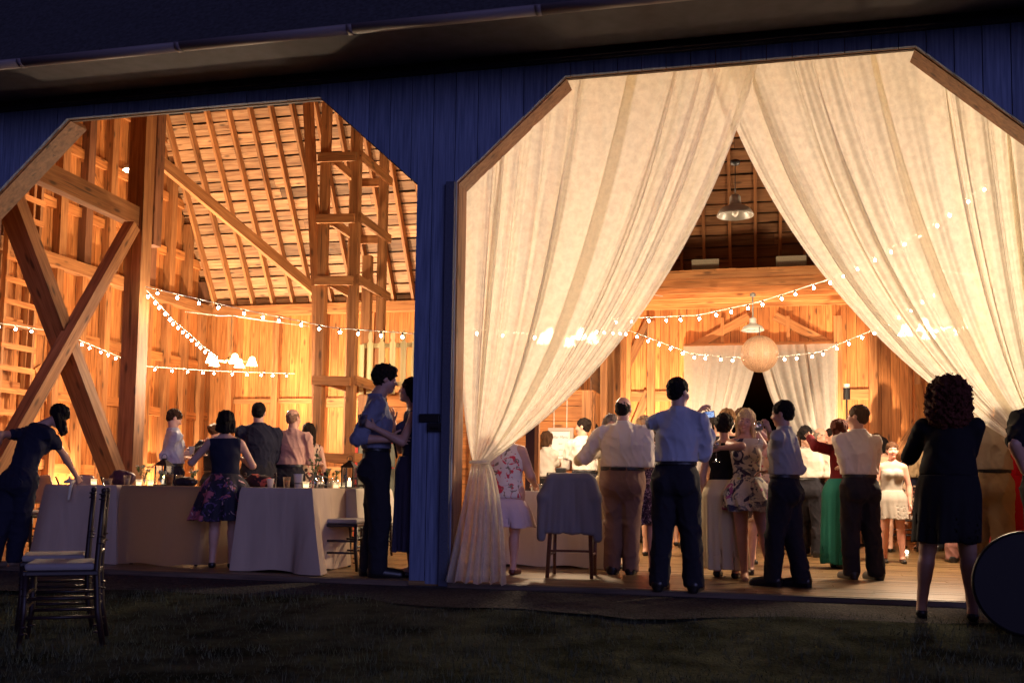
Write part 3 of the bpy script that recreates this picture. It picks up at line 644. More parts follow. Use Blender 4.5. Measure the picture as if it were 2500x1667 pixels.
def skin(c):
    c = tuple(c)
    if c in _skin: return _skin[c]
    m, t, b, o = newmat('skin'); a = N(t, 'ShaderNodeAttribute', attribute_name='feat'); mx = N(t, 'ShaderNodeVectorMath', operation='MULTIPLY'); mx.inputs[0].default_value = c
    t.links.new(a.outputs['Vector'], mx.inputs[1]); tc = N(t, 'ShaderNodeTexCoord'); n = N(t, 'ShaderNodeTexNoise'); n.inputs['Scale'].default_value = 14; t.links.new(tc.outputs['Object'], n.inputs[0])
    r_ = N(t, 'ShaderNodeMapRange'); r_.inputs[3].default_value = .85; r_.inputs[4].default_value = 1.12; t.links.new(n.outputs[0], r_.inputs[0])
    m2 = N(t, 'ShaderNodeVectorMath', operation='SCALE'); t.links.new(mx.outputs[0], m2.inputs[0]); t.links.new(r_.outputs[0], m2.inputs['Scale'])
    t.links.new(m2.outputs[0], b.inputs['Base Color']); b.inputs['Roughness'].default_value = .52; b.inputs['Subsurface Weight'].default_value = .08; b.inputs['Subsurface Radius'].default_value = (.02, .008, .004)
    _skin[c] = m; return m
SK = (.60, .34, .24); SK2 = (.50, .27, .18)
def hairmat(c):
    m = wood('hair', tuple(x*.6 for x in c), c, rough=.75, bump=.8, knots=False, scale=1)
    m.name = 'hair'; t = m.node_tree
    t.nodes['Principled BSDF'].inputs['Specular IOR Level'].default_value = .15
    tc = N(t, 'ShaderNodeTexCoord')
    for n in t.nodes:
        if n.type == 'MAPPING': t.links.new(tc.outputs['Object'], n.inputs[0]); n.inputs['Scale'].default_value = (60, 60, 6)
    for n in t.nodes:
        if n.type == 'ATTRIBUTE' and n.attribute_name == 'tone':
            for l in list(n.outputs['Fac'].links): s_ = l.to_socket; t.links.remove(l); s_.default_value = 1.0
        if n.type == 'ATTRIBUTE' and n.attribute_name == 'grain':
            for l in list(n.outputs['Vector'].links): s_ = l.to_socket; t.links.remove(l); t.links.new(tc.outputs['Object'], s_)
    return m
_hm = {}
def HM(c):
    if c not in _hm: _hm[c] = hairmat(c)
    return _hm[c]
def ik(S, T, L1, L2, hint):
    S = np.array(S); T = np.array(T, float); v = T-S; D = np.linalg.norm(v); mx = (L1+L2)*.995
    if D > mx: k = min(D/mx, 1.14); L1 *= k; L2 *= k; D2 = min(D, (L1+L2)*.998); T = S+v/D*D2; D = D2
    if D < abs(L1-L2)+.02: D = abs(L1-L2)+.02; T = S+unit(v)*D
    d = unit(T-S); a = (L1*L1-L2*L2+D*D)/(2*D); h = math.sqrt(max(L1*L1-a*a, 0)); p = np.array(hint, float); p = p-d*(p@d)
    return S+d*a+unit(p)*h, T
def hand_sdf(G, wr, d, n, sc_, pose, thumb_side):
    """palm + four jointed fingers + thumb; d along the hand, n out of the palm"""
    d = unit(d); n = unit(n-d*np.dot(n, d)); s = np.cross(d, n)*thumb_side; L = .185*sc_
    curl = {'relax': (.25, .35, .3), 'grip': (.75, .85, .6), 'flat': (.06, .08, .05), 'pinch': (.55, .7, .35)}[pose]
    pe = wr+d*L*.50
    for q in (-.36, -.12, .12, .36): G.cone(wr+s*q*.045*sc_+d*.008, pe+s*q*.082*sc_, .0135*sc_, .0115*sc_, .014)
    for i, (q, fl) in enumerate(((.40, .40), (.14, .45), (-.12, .42), (-.38, .33))):
        p = pe+s*q*.085*sc_; a = 0; ln_ = L*fl; r0 = .0088*sc_
        for j, (fr_, c) in enumerate(zip((.45, .32, .23), curl)):
            a += c*(1+.12*i); dd = d*math.cos(a)+n*math.sin(a)+s*q*.12; p2 = p+unit(dd)*ln_*fr_; G.cone(p, p2, r0, r0*.92, .003); p = p2; r0 *= .92
    tb = wr+d*L*.16+s*.030*sc_; t1 = tb+unit(s*.75+d*.7+n*.35)*L*.24; t2 = t1+unit(s*(.1 if pose in ('grip', 'pinch') else .45)+d*.9+n*(.7 if pose in ('grip', 'pinch') else .2))*L*.2
    G.cone(wr+d*.012+s*.012*sc_, tb, .014*sc_, .012*sc_, .012); G.cone(tb, t1, .0115*sc_, .0102*sc_, .006); G.cone(t1, t2, .0100*sc_, .0085*sc_, .003)
PEOPLE = {}
def person(key, px, top, feet=None, H=None, sex='m', th=0, hth=None, label='', top_c=None, kind='shirt', bot_c=None, hair='short', hc=(.03, .018, .012), wide=1.0,
           lean=(0, 0), hoff=(0, 0), nod=0, tilt=0, wl=None, wr=None, el=None, er=None, hl='relax', hr='relax', fl=None, fr=None, sleeve=1.0, hem=.28, flare=1.0, sk=None,
           skirt_c=None, waist=.60, wk=.8, res=.011, shoes=True, ax=0, group='guests at the reception', pose=None, tie=None, tucked=True, smile=False, name='person', collar=True, shr=0, wf=1.0, hs=1.0, Yp=None, shoec=(.012, .01, .01)):
    hz_ = 1173.0+.01398*px; rq_ = random.Random(px)
    if lean == (0, 0) and not pose: lean = (rq_.uniform(-.022, .022), rq_.uniform(-.02, .03)); hoff = (hoff[0]+rq_.uniform(-.012, .012), hoff[1])
    if tilt == 0: tilt = rq_.uniform(-6, 6)
    # depth from height and head-top pixel
    if Yp is not None: H = float(at(px, top, Y=Yp)[2])
    if H is None:
        dd = CH*F/(feet-(hz_)); H = CH+(hz_-top)*dd/F
    P0 = at(px, top, Z=H) if Yp is None else at(px, top, Y=Yp)
    if Yp is not None: H = float(P0[2])
    az = math.atan2(P0[0], P0[1]+CD); vr = np.array([math.cos(az), -math.sin(az), 0]); va = np.array([math.sin(az), math.cos(az), 0]); vu = np.array([0, 0, 1.])
    base = P0.copy(); base[2] = 0
    s = H/1.78; hsz = (H/1.78)**.6*(.97 if sex == 'm' else .93)*hs
    hx = lean[0]+hoff[0]; hy = lean[1]+hoff[1]; base = base-vr*hx-va*hy
    if P0[1] < -.02 or base[1] < -.11: base[2] = GZ+.004
    def loc(pxy, dy=None):
        """pixel (+ depth offset from the figure's plane) -> local viewer frame"""
        x, y = pxy[:2]; dy = pxy[2] if len(pxy) > 2 else 0
        d = ray(x, y); o_ = CP-base; t = (dy-o_@va)/(d@va); p = o_+t*d; return np.array([p@vr, p@va, p@vu])
    th_ = R(th); f = np.array([math.sin(th_), math.cos(th_), 0]); rt = np.array([math.cos(th_), -math.sin(th_), 0]); up = np.array([0, 0, 1.])
    z0 = 0.0
    lv = np.array([lean[0], lean[1], 0]); pel = np.array([0, 0, .525*H]); wst = pel+up*.085*H+lv*.3; chs = pel+up*.20*H+lv*.75; shc = pel+up*.285*H+lv; nkb = shc+up*.035*H
    hc_ = nkb+up*.085*H*hs+np.array([hoff[0], hoff[1], 0])
    if pose:
        if 'pel' in pose: dv = loc(pose['pel'])-pel; pel = pel+dv
        if 'shc' in pose: shc = loc(pose['shc'])
        wst = pel+(shc-pel)*.32+unit(np.cross(rt, shc-pel))*0; chs = pel+(shc-pel)*.70; nkb = shc+unit(shc-pel)*.03*H
        if 'hd' in pose: hc_ = loc(pose['hd'])
        else: hc_ = nkb+unit(shc-pel)*.08*H
    sup = unit(shc-pel); hsup = unit(np.cross(rt, f))
    hf_ = R(hth if hth is not None else th); hfw = np.array([math.sin(hf_), math.cos(hf_), 0]); hr_ = np.array([math.cos(hf_), -math.sin(hf_), 0])
    cn, sn = math.cos(R(nod)), math.sin(R(nod)); hfw2 = hfw*cn-up*sn; hup = np.cross(hr_, hfw2)
    ct, st_ = math.cos(R(tilt)), math.sin(R(tilt)); hr2 = hr_*ct-hup*st_; hup = np.cross(hr2, hfw2); hr_ = hr2; HB = (hr_, hfw2, hup)
    fem = sex == 'f'; sw = (.108 if not fem else .094)*H*(1+.5*(wide-1)); hw = .048*H*(wide if fem else 1)
    shL = shc-rt*sw+sup*(shr-.018)*H; shR = shc+rt*sw+sup*(shr-.018)*H; hpL = pel-rt*hw; hpR = pel+rt*hw
    spread = .055*H
    ftL = -rt*spread*rq_.uniform(.8, 1.5)+f*rq_.uniform(-.02, .09) if fl is None else np.array([fl[0], fl[1], 0]); ftR = rt*spread*rq_.uniform(.8, 1.5)+f*rq_.uniform(-.07, .03) if fr is None else np.array([fr[0], fr[1], 0])
    if not isinstance(ftR, np.ndarray): ftR = np.array(ftR)
    ak = .045*H; legs = []
    for hp, ft in ((hpL, ftL), (hpR, ftR)):
        an = np.array([ft[0], ft[1], ak]); kn, an2 = ik(hp, an, .245*H, .24*H, f); an = an if np.linalg.norm(an-an2) < .12 else an2; kn = (hp+an)/2*.5+kn*.5; legs.append((hp, kn, an, ft))
    arms = []
    for sh, tgt, eh, hp_, side in ((shL, wl, el, hl, -1), (shR, wr, er, hr, 1)):
        if tgt is None: T = sh+rt*side*.05-up*.31*H+f*.04
        else: T = loc(tgt)
        if isinstance(eh, tuple) and len(eh) == 3 and eh[0] > 5:
            E, W_ = ik(sh, T, .172*H, .148*H, loc(eh)-sh)
        else:
            hint = np.array(eh, float) if eh is not None else (-up*.8-f*.45+rt*side*.45); E, W_ = ik(sh, T, .172*H, .148*H, hint)
        arms.append((sh, E, W_, side, hp_))
    q = wide
    rp, rw, rc = (.086*H*q, .073*H*q**1.3, .088*H*q) if not fem else (.088*H*q, .066*H*q**1.2, .076*H*q)
    rw *= wf
    fl_ = (f if not pose else unit(np.cross(sup, rt)), .72 if q < 1.15 else .85)
    ank_r = .026*H
    def torso(G, g, k=.035):
        G.cone(pel-up*.01*H, wst, rp+g, rw+g, k, fl_); G.cone(wst, chs, rw+g, rc+g, k, fl_); G.cone(chs, shc-sup*.02*H, rc+g, .066*H+g, k, fl_)
        G.cone(shc-rt*sw*.70-sup*.022*H, shc+rt*sw*.70-sup*.022*H, .037*H+g*.7, .037*H+g*.7, k, (fl_[0], .95))
        for e in (-1, 1): G.cone(nkb-sup*.01*H+rt*e*.012*H, shc+rt*e*sw*.82-sup*.008*H, .024*H+g*.6, .022*H+g*.6, .02)
        if fem:
            for e in (-1, 1): G.ell(chs+rt*e*.042*H+fl_[0]*.05*H+sup*.01*H, (.035*H+g,)*3, None, .03)
        if fem or True:
            for e in (-1, 1): G.ell(pel+rt*e*.04*H-f*.032*H-up*.03*H, (.05*H*q+g, .047*H*q+g, .05*H+g), (rt, f, up), .03)
    allp = [pel, shc, hc_, nkb]+[a for A in arms for a in A[:3]]+[a for L in legs for a in (L[1], L[2], L[3])]
    lo = np.min(allp, 0)-.3; hi = np.max(allp, 0)+.3; lo[2] = 0
    G = SDF(lo, hi, res); torso(G, 0)
    for hp, kn, an, ft in legs:
        G.cone(hp, kn, .056*H*q**.5, .034*H, .03); G.cone(kn, an, .033*H, .0215*H, .02); G.cone(kn+unit(an-kn)*.06*H-f*.010*H, kn+unit(an-kn)*.12*H-f*.007*H, .034*H, .026*H, .02)
        G.cone(np.array([an[0], an[1], .028*H])-f*.02, np.array([an[0], an[1], .014*H])+f*.085*H, .022*H, .014*H, .02)
    for sh, E, W_, side, hp_ in arms:
        ra = .029*H*(q**.6) if not fem else .025*H*(q**.8)
        G.cone(sh, E, ra, ra*.82, .03); G.cone(E, W_, ra*.84, ra*.56, .015); G.cone(E+(W_-E)*.12, E+(W_-E)*.35, ra*.86, ra*.78, .015)
    G.cone(nkb-sup*.03, hc_-hup*.05, .036*H*(1 if not fem else .82), .033*H*(1 if not fem else .8), .02)
    V, Q = G.mesh(); V = smooth_v(V, Q, 2); parts = [(V, Q, np.ones((len(V), 3)))]
    # head at finer resolution
    def hp3(x, y, z): return hc_+(hr_*x+hfw2*y+hup*z)*hsz
    hg = SDF(hc_-.19, hc_+.19, .0052)
    hg.ell(hp3(0, -.012, .04), np.array([.077, .097, .086])*hsz, HB, .02); hg.ell(hp3(0, .032, -.03), np.array([.060, .063, .082])*hsz, HB, .03)
    hg.ell(hp3(0, .064, -.092), np.array([.027, .024, .020])*hsz, HB, .02); hg.cone(nkb, hc_-hup*.05*hsz, .036*H*(1 if not fem else .82), .033*H*(1 if not fem else .8), .02)
    hg.cone(hp3(0, .088, .012), hp3(0, .108, -.022), .008, .0115, .008)
    for e in (-1, 1):
        hg.ell(hp3(.034*e, .062, -.028), np.array([.028, .03, .026])*hsz, HB, .02); hg.cone(hp3(.012*e, .09, .028), hp3(.046*e, .077, .027), .007, .006, .012)
        hg.ell(hp3(.031*e, .098, .008), np.array([.017, .014, .011])*hsz, HB, .008, 's'); hg.ell(hp3(.031*e, .080, .007), np.array([.0135, .012, .0115])*hsz, HB, .002)
        hg.ell(hp3(.079*e, -.004, -.004), np.array([.009, .021, .031])*hsz, HB, .006); hg.cone(hp3(.011*e, .100, -.026), hp3(.013*e, .094, -.026), .006, .006, .006)
    hg.ell(hp3(0, .091, -.049), np.array([.022, .010, .006])*hsz, HB, .005); hg.ell(hp3(0, .088, -.060), np.array([.020, .011, .007])*hsz, HB, .005)
    V, Q = hg.mesh(); V = smooth_v(V, Q, 1); C_ = np.ones((len(V), 3)); rl = (V-hc_)/hsz; hxq, hyq, hzq = rl@hr_, rl@hfw2, rl@hup
    for e in (-1, 1):
        dE = np.sqrt((hxq-.031*e)**2+(hzq-.007)**2); m = (hyq > .062); C_[(dE < .0125) & m & (abs(hzq-.007) < .0075)] = (.7, .72, .75); C_[(dE < .0050) & m] = (.2, .16, .16)
        C_[(abs(hzq-.029-.003*np.cos((hxq-.031*e)*60)) < .0045) & (abs(hxq-.031*e) < .019) & m] = (.35, .3, .3)
    C_[((hxq/.023)**2+((hzq+.055)/.0105)**2 < 1) & (hyq > .075)] = (.95, .48, .5)
    if smile: C_[((hxq/.017)**2+((hzq+.054)/.0045)**2 < 1) & (hyq > .08)] = (1.15, 1.5, 1.7)
    parts.append((V, Q, C_))
    for sh, E, W_, side, hp_ in arms:
        d = unit(W_-E); hg = SDF(W_-.22, W_+.22, .0046); n_ = -rt*side*.7+f*.3 if abs(d[2]) > .7 else (-up if hp_ != 'flat' else (np.array([0, 1., 0]) if True else up))
        if hp_ == 'grip': n_ = np.cross(d, up)*-side if abs(d[2]) < .8 else n_
        hand_sdf(hg, W_, d, n_, s*(1 if not fem else .88), hp_, side*(1 if True else -1)); hg.cone(W_-d*.05, W_, .021*s, .0185*s, .01)
        V, Q = hg.mesh(); V = smooth_v(V, Q, 1); parts.append((V, Q, np.ones((len(V), 3))))
    Vs, Qs, Cs, n = [], [], [], 0
    for V, Q, C_ in parts: Vs.append(V); Qs.append(Q+n); Cs.append(C_); n += len(V)
    body = link_mesh(name, np.concatenate(Vs), np.concatenate(Qs), skin(sk or SK), None, np.concatenate(Cs))
    body.location = base; body.rotation_euler = (0, 0, -az); tag(body, label, 'person', group)
    seed = (px*.37) % 9
    # ---- clothes
    def emit(nm, G, mat, it=1, lab=None):
        V, Q = G.mesh()
        if len(V) == 0: return None
        o = link_mesh(nm, smooth_v(V, Q, it), Q, mat, body); tag(o, lab); return o
    cr = .010
    wz = waist*H if not pose else None
    if kind in ('shirt', 'tshirt'):
        G = SDF(lo, hi, cr); torso(G, .013)
        if tucked and not pose: G.cone(pel+up*.065*H, wst+up*.02*H, rp+.018, rw+.032, .03, fl_)
        for sh, E, W_, side, hp_ in arms:
            ra = .029*H*(q**.6) if not fem else .026*H*(q**.8); tot = sleeve*2
            e1 = sh+(E-sh)*min(tot, 1); G.cone(sh, e1, ra+.011, ra*.86+.014, .03)
            if tot > 1: e2 = E+(W_-E)*(tot-1); G.cone(E, e2, ra*.82+.015, ra*.62+.012, .012); G.cone(e2-unit(W_-E)*.03, e2, ra*.66+.015, ra*.66+.015, .004)
        if collar: G.cone(nkb-sup*.025-f*.004, nkb+sup*.03-f*.006, .043*H, .040*H, .01)
        G.wrinkle(.004, 15, seed, (1, 1, .55)); G.crease(.013, 13, seed+1, (1, 1, .5)); G.crease(.007, 24, seed+3, (1, 1, .8))
        if not pose: G.cut(-up, -(wz-.0 if tucked else wz-.06*H))
        G.cut(sup, float((nkb+sup*.033)@sup)); emit('shirt', G, top_c)
    if bot_c is not None:
        G = SDF(np.minimum(lo, lo), hi, cr); G.cone(pel-up*.01*H, wst-up*.0*H, rp+.018, rw+.02, .03, fl_)
        for e in (-1, 1): G.ell(pel+rt*e*.042*H-f*.033*H-up*.03*H, (.053*H*q+.014, .048*H*q+.014, .055*H+.014), (rt, f, up), .03)
        for hp, kn, an, ft in legs:
            G.cone(hp, kn, .058*H*q**.5+.014, .043*H+.012, .02); G.cone(kn, an+np.array([0, 0, -.01]), .043*H+.011, .038*H+.012, .015)
        G.wrinkle(.004, 12, seed+4, (1, 1, .5)); G.crease(.010, 11, seed+2, (1, 1, .7)); G.crease(.005, 24, seed)
        if pose: G.cut(sup, float(wst@sup))
        else: G.cut(up, wz+.004)
        G.cut(-up, -.028); emit('trousers', G, bot_c)
        if kind == 'shirt' and tucked and not pose:
            G = SDF(lo, hi, .008); G.cone(pel+up*.04*H, wst+up*.02, rp+.024, rw+.030, .02, fl_); G.cut(up, wz+.006); G.cut(-up, -(wz-.030)); emit('belt', G, M_BLK, 0)
    if kind in ('dress', 'tshirtdress', 'halter'):
        G = SDF(lo, hi, cr); torso(G, .010)
        if kind == 'tshirtdress':
            for sh, E, W_, side, hp_ in arms: G.cone(sh, sh+(E-sh)*min(2*sleeve, 1), .029*H+.015, .027*H+.015, .025)
            if sleeve > .5:
                for sh, E, W_, side, hp_ in arms: G.cone(E, E+(W_-E)*(2*sleeve-1), .026*H+.013, .02*H+.012, .015)
        G.wrinkle(.0035, 20, seed)
        if kind == 'dress': G.cut(sup, float(shc@sup)+.018*H)
        if kind == 'halter': G.cut(sup, float(shc@sup)-.035*H)
        wp = pel+(wst-pel)*wk
        G.cut(-unit(wst-pel), -float(wp@unit(wst-pel))+.0); bod = emit('dress_top', G, top_c)
        # skirt as one surface from waist to hem
        hz2 = hem*H; cx = (legs[0][2]+legs[1][2])/2; x, y, z = None, None, None
        ext = .30*flare*H+.1; G = SDF(np.array([min(lo[0], cx[0]-ext), min(lo[1], cx[1]-ext), hz2-.02]), np.array([max(hi[0], cx[0]+ext), max(hi[1], cx[1]+ext), wp[2]+.1]), cr); x, y, z = G.grid()
        ztop = wp[2]+.012; t = np.clip((ztop-z)/(ztop-hz2), 0, 1); tp = np.clip((ztop-z)/(.10*H), 0, 1)
        pz = pel[2]-.03*H; ta = np.clip((ztop-z)/max(ztop-pz, .03), 0, 1); tb2 = np.clip((pz-z)/(pz-hz2), 0, 1); px_, py_ = pel[0]-f[0]*.012*H, pel[1]-f[1]*.012*H
        cxx = wp[0]+(px_-wp[0])*ta+(cx[0]-px_)*tb2; cyy = wp[1]+(py_-wp[1])*ta+(cx[1]-py_)*tb2; ux = (x-cxx); uy = (y-cyy); a_ = ux*rt[0]+uy*rt[1]; b_ = ux*f[0]+uy*f[1]
        rx = rw+.012+(rp+.022-rw)*np.sin(tp*1.57)+(flare-1)*.11*H*t**1.1+.008; ry = rx*(.90+.06*t); phi = np.arctan2(b_, a_)
        pl = (np.cos(phi*9+seed+1.2*np.sin(phi*2))*.6+np.cos(phi*17+seed*2)*.3)*.010*H*t*(flare**1.5)
        rho = np.sqrt((a_/rx)**2+(b_/ry)**2); d = (rho-1)*ry*.9-pl; d = np.maximum(d, z-ztop); dn = d+.012; d = np.where(z < hz2+.10*H*1.2, np.maximum(d, -dn), d); d = np.maximum(d, hz2+.008*np.cos(phi*5)-z)
        G.d = (np.zeros(tuple(G.n))+d).astype(np.float32); emit('skirt', G, skirt_c or top_c)
    # ---- shoes
    if shoes:
        for hp, kn, an, ft in legs:
            G = SDF([an[0]-.3, an[1]-.3, 0], [an[0]+.3, an[1]+.3, .14], .0075)
            if fem: G.cone(np.array([an[0], an[1], .03])-f*.02, np.array([an[0], an[1], .016])+f*.09*H, .024*H, .019*H, .01); G.cut(up, .075)
            else: G.cone(np.array([an[0], an[1], .05])-f*.025, np.array([an[0], an[1], .025])+f*.105*H, .035*H, .026*H, .02); G.cone(np.array([an[0], an[1], .012])-f*.04, np.array([an[0], an[1], .012])+f*.11*H, .024*H, .022*H, .01)
            emit('shoe', G, plain('shoe leather', shoec, .35))
    # ---- hair
    if hair:
        pad = .30 if hair in ('long', 'curly', 'hang') else .20; hg = SDF(hc_-pad-np.array([0, 0, .25 if hair in ('long', 'hang') else 0]), hc_+pad, .0062 if hair != 'curly' else .007)
        cr_ = np.array([.081, .100, .089])*hsz
        if hair in ('short', 'fringe', 'thick'):
            g = .004 if hair == 'short' else (.014 if hair == 'thick' else -.002); hg.ell(hp3(0, -.014, .042 if hair != 'fringe' else .03), cr_+g, HB, .01)
            hg.ell(hp3(0, -.05, -.02), np.array([.066, .05, .05])*hsz, HB, .02)
            hg.wrinkle(.003 if hair != 'thick' else .006, 55, seed); hg.crease(.005 if hair == 'short' else (.0015 if hair == 'fringe' else .010), 80, seed, (1, 1, .5)); hg.wrinkle(.002, 150, seed+2)
            hg.ell(hp3(0, .125, -.035), np.array([.094, .105, .083])*hsz, HB, .008, 's'); 
            for e in (-1, 1): hg.ell(hp3(.09*e, .02, -.025), np.array([.03, .04, .04])*hsz, HB, .006, 's')
            if hair == 'fringe': hg.cut(hup, float(hp3(0, 0, .075)@hup)); hg.ell(hp3(0, .03, .10), np.array([.062, .09, .05])*hsz, HB, .01, 's')
            elif hair == 'thick': hg.ell(hp3(0, .055, .105), np.array([.06, .045, .03])*hsz, HB, .02); hg.ell(hp3(0, .14, -.03), np.array([.09, .10, .085])*hsz, HB, .008, 's')
            hg.cut(-hup, -float(hp3(0, 0, -.068)@hup))
        elif hair == 'bun':
            hg.ell(hp3(0, -.014, .042), cr_+.004, HB, .01); hg.ell(hp3(0, -.11, .06), np.array([.045, .045, .042])*hsz, HB, .02); hg.wrinkle(.003, 50, seed); hg.ell(hp3(0, .125, -.04), np.array([.09, .10, .086])*hsz, HB, .008, 's')
        elif hair in ('long', 'bob', 'hang'):
            dn = -up if hair != 'hang' else unit(-up+hfw*.3); hg.ell(hp3(0, -.018, .042), cr_+.008, HB, .01); Lh = {'long': .27, 'bob': .09, 'hang': .20}[hair]
            for e in (-1, -.6, -.2, .2, .6, 1):
                p0 = hp3(.068*e, -.055+.045*abs(e), .0); p1 = p0+dn*Lh*(1-.12*abs(e))+hr_*.012*e-(hfw*.02 if hair != 'hang' else 0); hg.cone(p0, p1, .038*hsz, .026*hsz, .018)
            for e in (-1, 1):
                p0 = hp3(.075*e, .02, .03); hg.cone(p0, p0+dn*(Lh*.75)+hr_*.01*e, .022*hsz, .016*hsz, .015)
            hg.wrinkle(.005, 42, seed, (1.3, 1.3, .25)); hg.crease(.006, 60, seed+1, (1.3, 1.3, .2)); hg.ell(hp3(0, .13, -.045), np.array([.062, .10, .092])*hsz, HB, .008, 's')
        elif hair == 'curly':
            hg.ell(hp3(0, -.02, .03), np.array([.150, .140, .135])*hsz, HB, .03); hg.ell(hp3(0, -.045, -.09), np.array([.165, .12, .13])*hsz, HB, .05); hg.ell(hp3(0, -.05, -.17), np.array([.14, .10, .10])*hsz, HB, .04)
            hg.wrinkle(.010, 48, seed); hg.wrinkle(.007, 100, seed+3); hg.wrinkle(.004, 190, seed+1); hg.crease(.016, 75, seed+5); hg.crease(.010, 140, seed+7); hg.ell(hp3(0, .15, -.05), np.array([.07, .10, .10])*hsz, HB, .01, 's')
        emit('hair', hg, HM(hc), 1)
    if tie is not None:
        G = SDF(lo, hi, .007); a = nkb+f*.045*H-up*.01; G.cone(a, a-up*.05, .016, .011, .005, (f, .5)); G.cone(a-up*.05, a+f*.055*H-up*.30*H*.9, .014, .028, .005, (f, .35)); emit('tie', G, tie)
    PEOPLE[key] = dict(body=body, base=base, az=az, H=H, arms=arms, loc=loc, hc=hc_)
    return body
def l2w(key, p):
    q = PEOPLE[key]; a = q['az']; vr = np.array([math.cos(a), -math.sin(a), 0]); va = np.array([math.sin(a), math.cos(a), 0])
    return q['base']+vr*p[0]+va*p[1]+np.array([0, 0, p[2]])
# ================================================================ CURTAINS
def curtain(name, T0, T1, K, zfloor, Y, label, cat, folds, ctrl, flare, seed, group, mat=None, tie_w=.13, amp=.05, nu=420, nv=90, depth=1, bulge=.05, lowf=.03):
    """T0..T1 = rod line; every thread runs from the rod to the tie K, then flares to the floor"""
    mat = mat or M_CURT; rs = np.random.default_rng(seed); V = []; ph = rs.uniform(0, 6.28, 5); vt = .72
    inner = 1 if T1[0] > T0[0] else -1
    for j in range(nv+1):
        v = j/nv
        for i in range(nu+1):
            u = i/nu; uw = u+math.sin(u*math.pi)**.7*(.030*math.sin(u*11+ph[0])+.012*math.sin(u*29+ph[1])+.006*math.sin(u*57+ph[3]))
            fold = math.sin(uw*folds*2*math.pi+ph[2]+1.2*math.sin(u*9+ph[3]))+.20*math.sin(uw*folds*5.3*math.pi*2)+.16*math.sin(uw*folds*2.3*math.pi*2+ph[3])+.7*math.sin(uw*folds*.41*2*math.pi+ph[4])
            side = math.cos(uw*folds*2*math.pi+ph[2])
            top = np.array([T0[0]+(T1[0]-T0[0])*uw, 0, T0[2]+(T1[2]-T0[2])*uw]); kk = np.array([K[0]+inner*tie_w*(u-.5), 0, K[2]+.02*math.sin(u*40)])
            if v < vt:
                s_ = v/vt; c_ = np.array([T0[0]+(ctrl[0]-T0[0])*u**1.1, 0, K[2]+(ctrl[1]-K[2])*u+(1-u)*.55])
                p = bez(top, c_, kk, s_); A = amp*(.62+.5*math.sin(u*17+ph[1])*math.sin(u*5+ph[2]))*(1-.75*s_**2)*(.35+.65*min(s_*4, 1)); off = A*.9*(1-s_**3)*side+lowf*(.55+.45*math.sin(u*13+ph[0]))*math.cos(uw*folds*.41*2*math.pi+ph[4]+1.9*math.sin(u*6.5+ph[1]))*(1-s_**2)*math.sin(u*math.pi)**.5
                p[0] += off*.9; yy = Y+A*fold*(1-.35*s_)-.06*math.sin(s_*math.pi)*depth
            else:
                s_ = (v-vt)/(1-vt); fx = K[0]+inner*(-flare[0]+(flare[0]+flare[1])*u); e = s_**.62
                p = np.array([kk[0]+(fx-kk[0])*e, 0, kk[2]+(zfloor-kk[2])*s_]); A = .02+amp*.8*s_; yy = Y-.015-bulge*s_**1.3+A*(math.sin(uw*7*2*math.pi+ph[0])+.5*math.sin(uw*15*2*math.pi+ph[1]))*.75-.05*s_
                p[2] += (.012*math.sin(u*31))*s_
            V.append((p[0], yy, p[2]))
    fs = [(j*(nu+1)+i, j*(nu+1)+i+1, (j+1)*(nu+1)+i+1, (j+1)*(nu+1)+i) for j in range(nv) for i in range(nu)]
    root = empty(name, (0, 0, 0), label, cat, group)
    mb = MB(); mb.raw(V, fs); o = mb.build('drape', mat, root, smooth=True)
    mb = MB(); n = 16; pts = [(K[0]+(tie_w*.62)*math.cos(a), Y-.01+(amp*.5+.045)*math.sin(a), K[2]) for a in np.linspace(0, 2*math.pi, n+1)]
    mb.tube(pts, .018, 6, cap=False); mb.build('tie_back', mat, root, smooth=True)
    return root
RZ = 4.52; CY = .34
kl = at(1172, 1128, Y=CY); T0 = (OPEN[1][0]-.07, 0, RZ); T1 = (float(at(1858, 150, Y=CY)[0]), 0, RZ)
cc = at(1668, 838, Y=CY)
curtain('sheer_curtain', T0, T1, kl, .012, CY, 'sheer cream curtain tied back to the blue pillar, left half of the big doorway', 'curtain', 14, (cc[0], cc[2]), (.17, .36), 3, 'sheer doorway curtains', bulge=.40, amp=.052, lowf=.15)
kr = np.array(at(2572, 1128, Y=CY+.13)); ccr = at(1955, 805, Y=CY+.13); T0r = (OPEN[1][1]+.05, 0, RZ); T1r = (float(at(1735, 165, Y=CY+.13)[0]), 0, RZ)
curtain('sheer_curtain', T0r, T1r, kr, .02, CY+.13, 'sheer cream curtain hanging at the right half of the big doorway', 'curtain', 14, (ccr[0], ccr[2]), (.22, .30), 8, 'sheer doorway curtains', amp=.052, lowf=.15)
mb = MB(); mb.tube([(OPEN[1][0]-.1, CY+.05, RZ+.03), (OPEN[1][1]+.1, CY+.05, RZ+.03)], .016); tag(mb.build('curtain_rod', M_IRON), 'thin iron rod carrying the big doorway curtains', 'curtain rod')
M_CURT2 = sheer('back curtain fabric', (.88, .84, .76), .02, .12)
kbz = .95; YC = YB-.2; b0, b1 = DOORB[0]-.09, DOORB[1]+.09; mid = (b0+b1)/2-.02
curtain('back_curtain', (b0, 0, 3.40), (mid+.04, 0, 3.40), (b0+.12, 0, kbz), .02, YC, 'far cream curtain left of the dark gap in the back wall', 'curtain', 8, (mid-.36, 1.6), (.1, .25), 4, 'curtains on the back wall', M_CURT2, .10, .035, 130, 50)
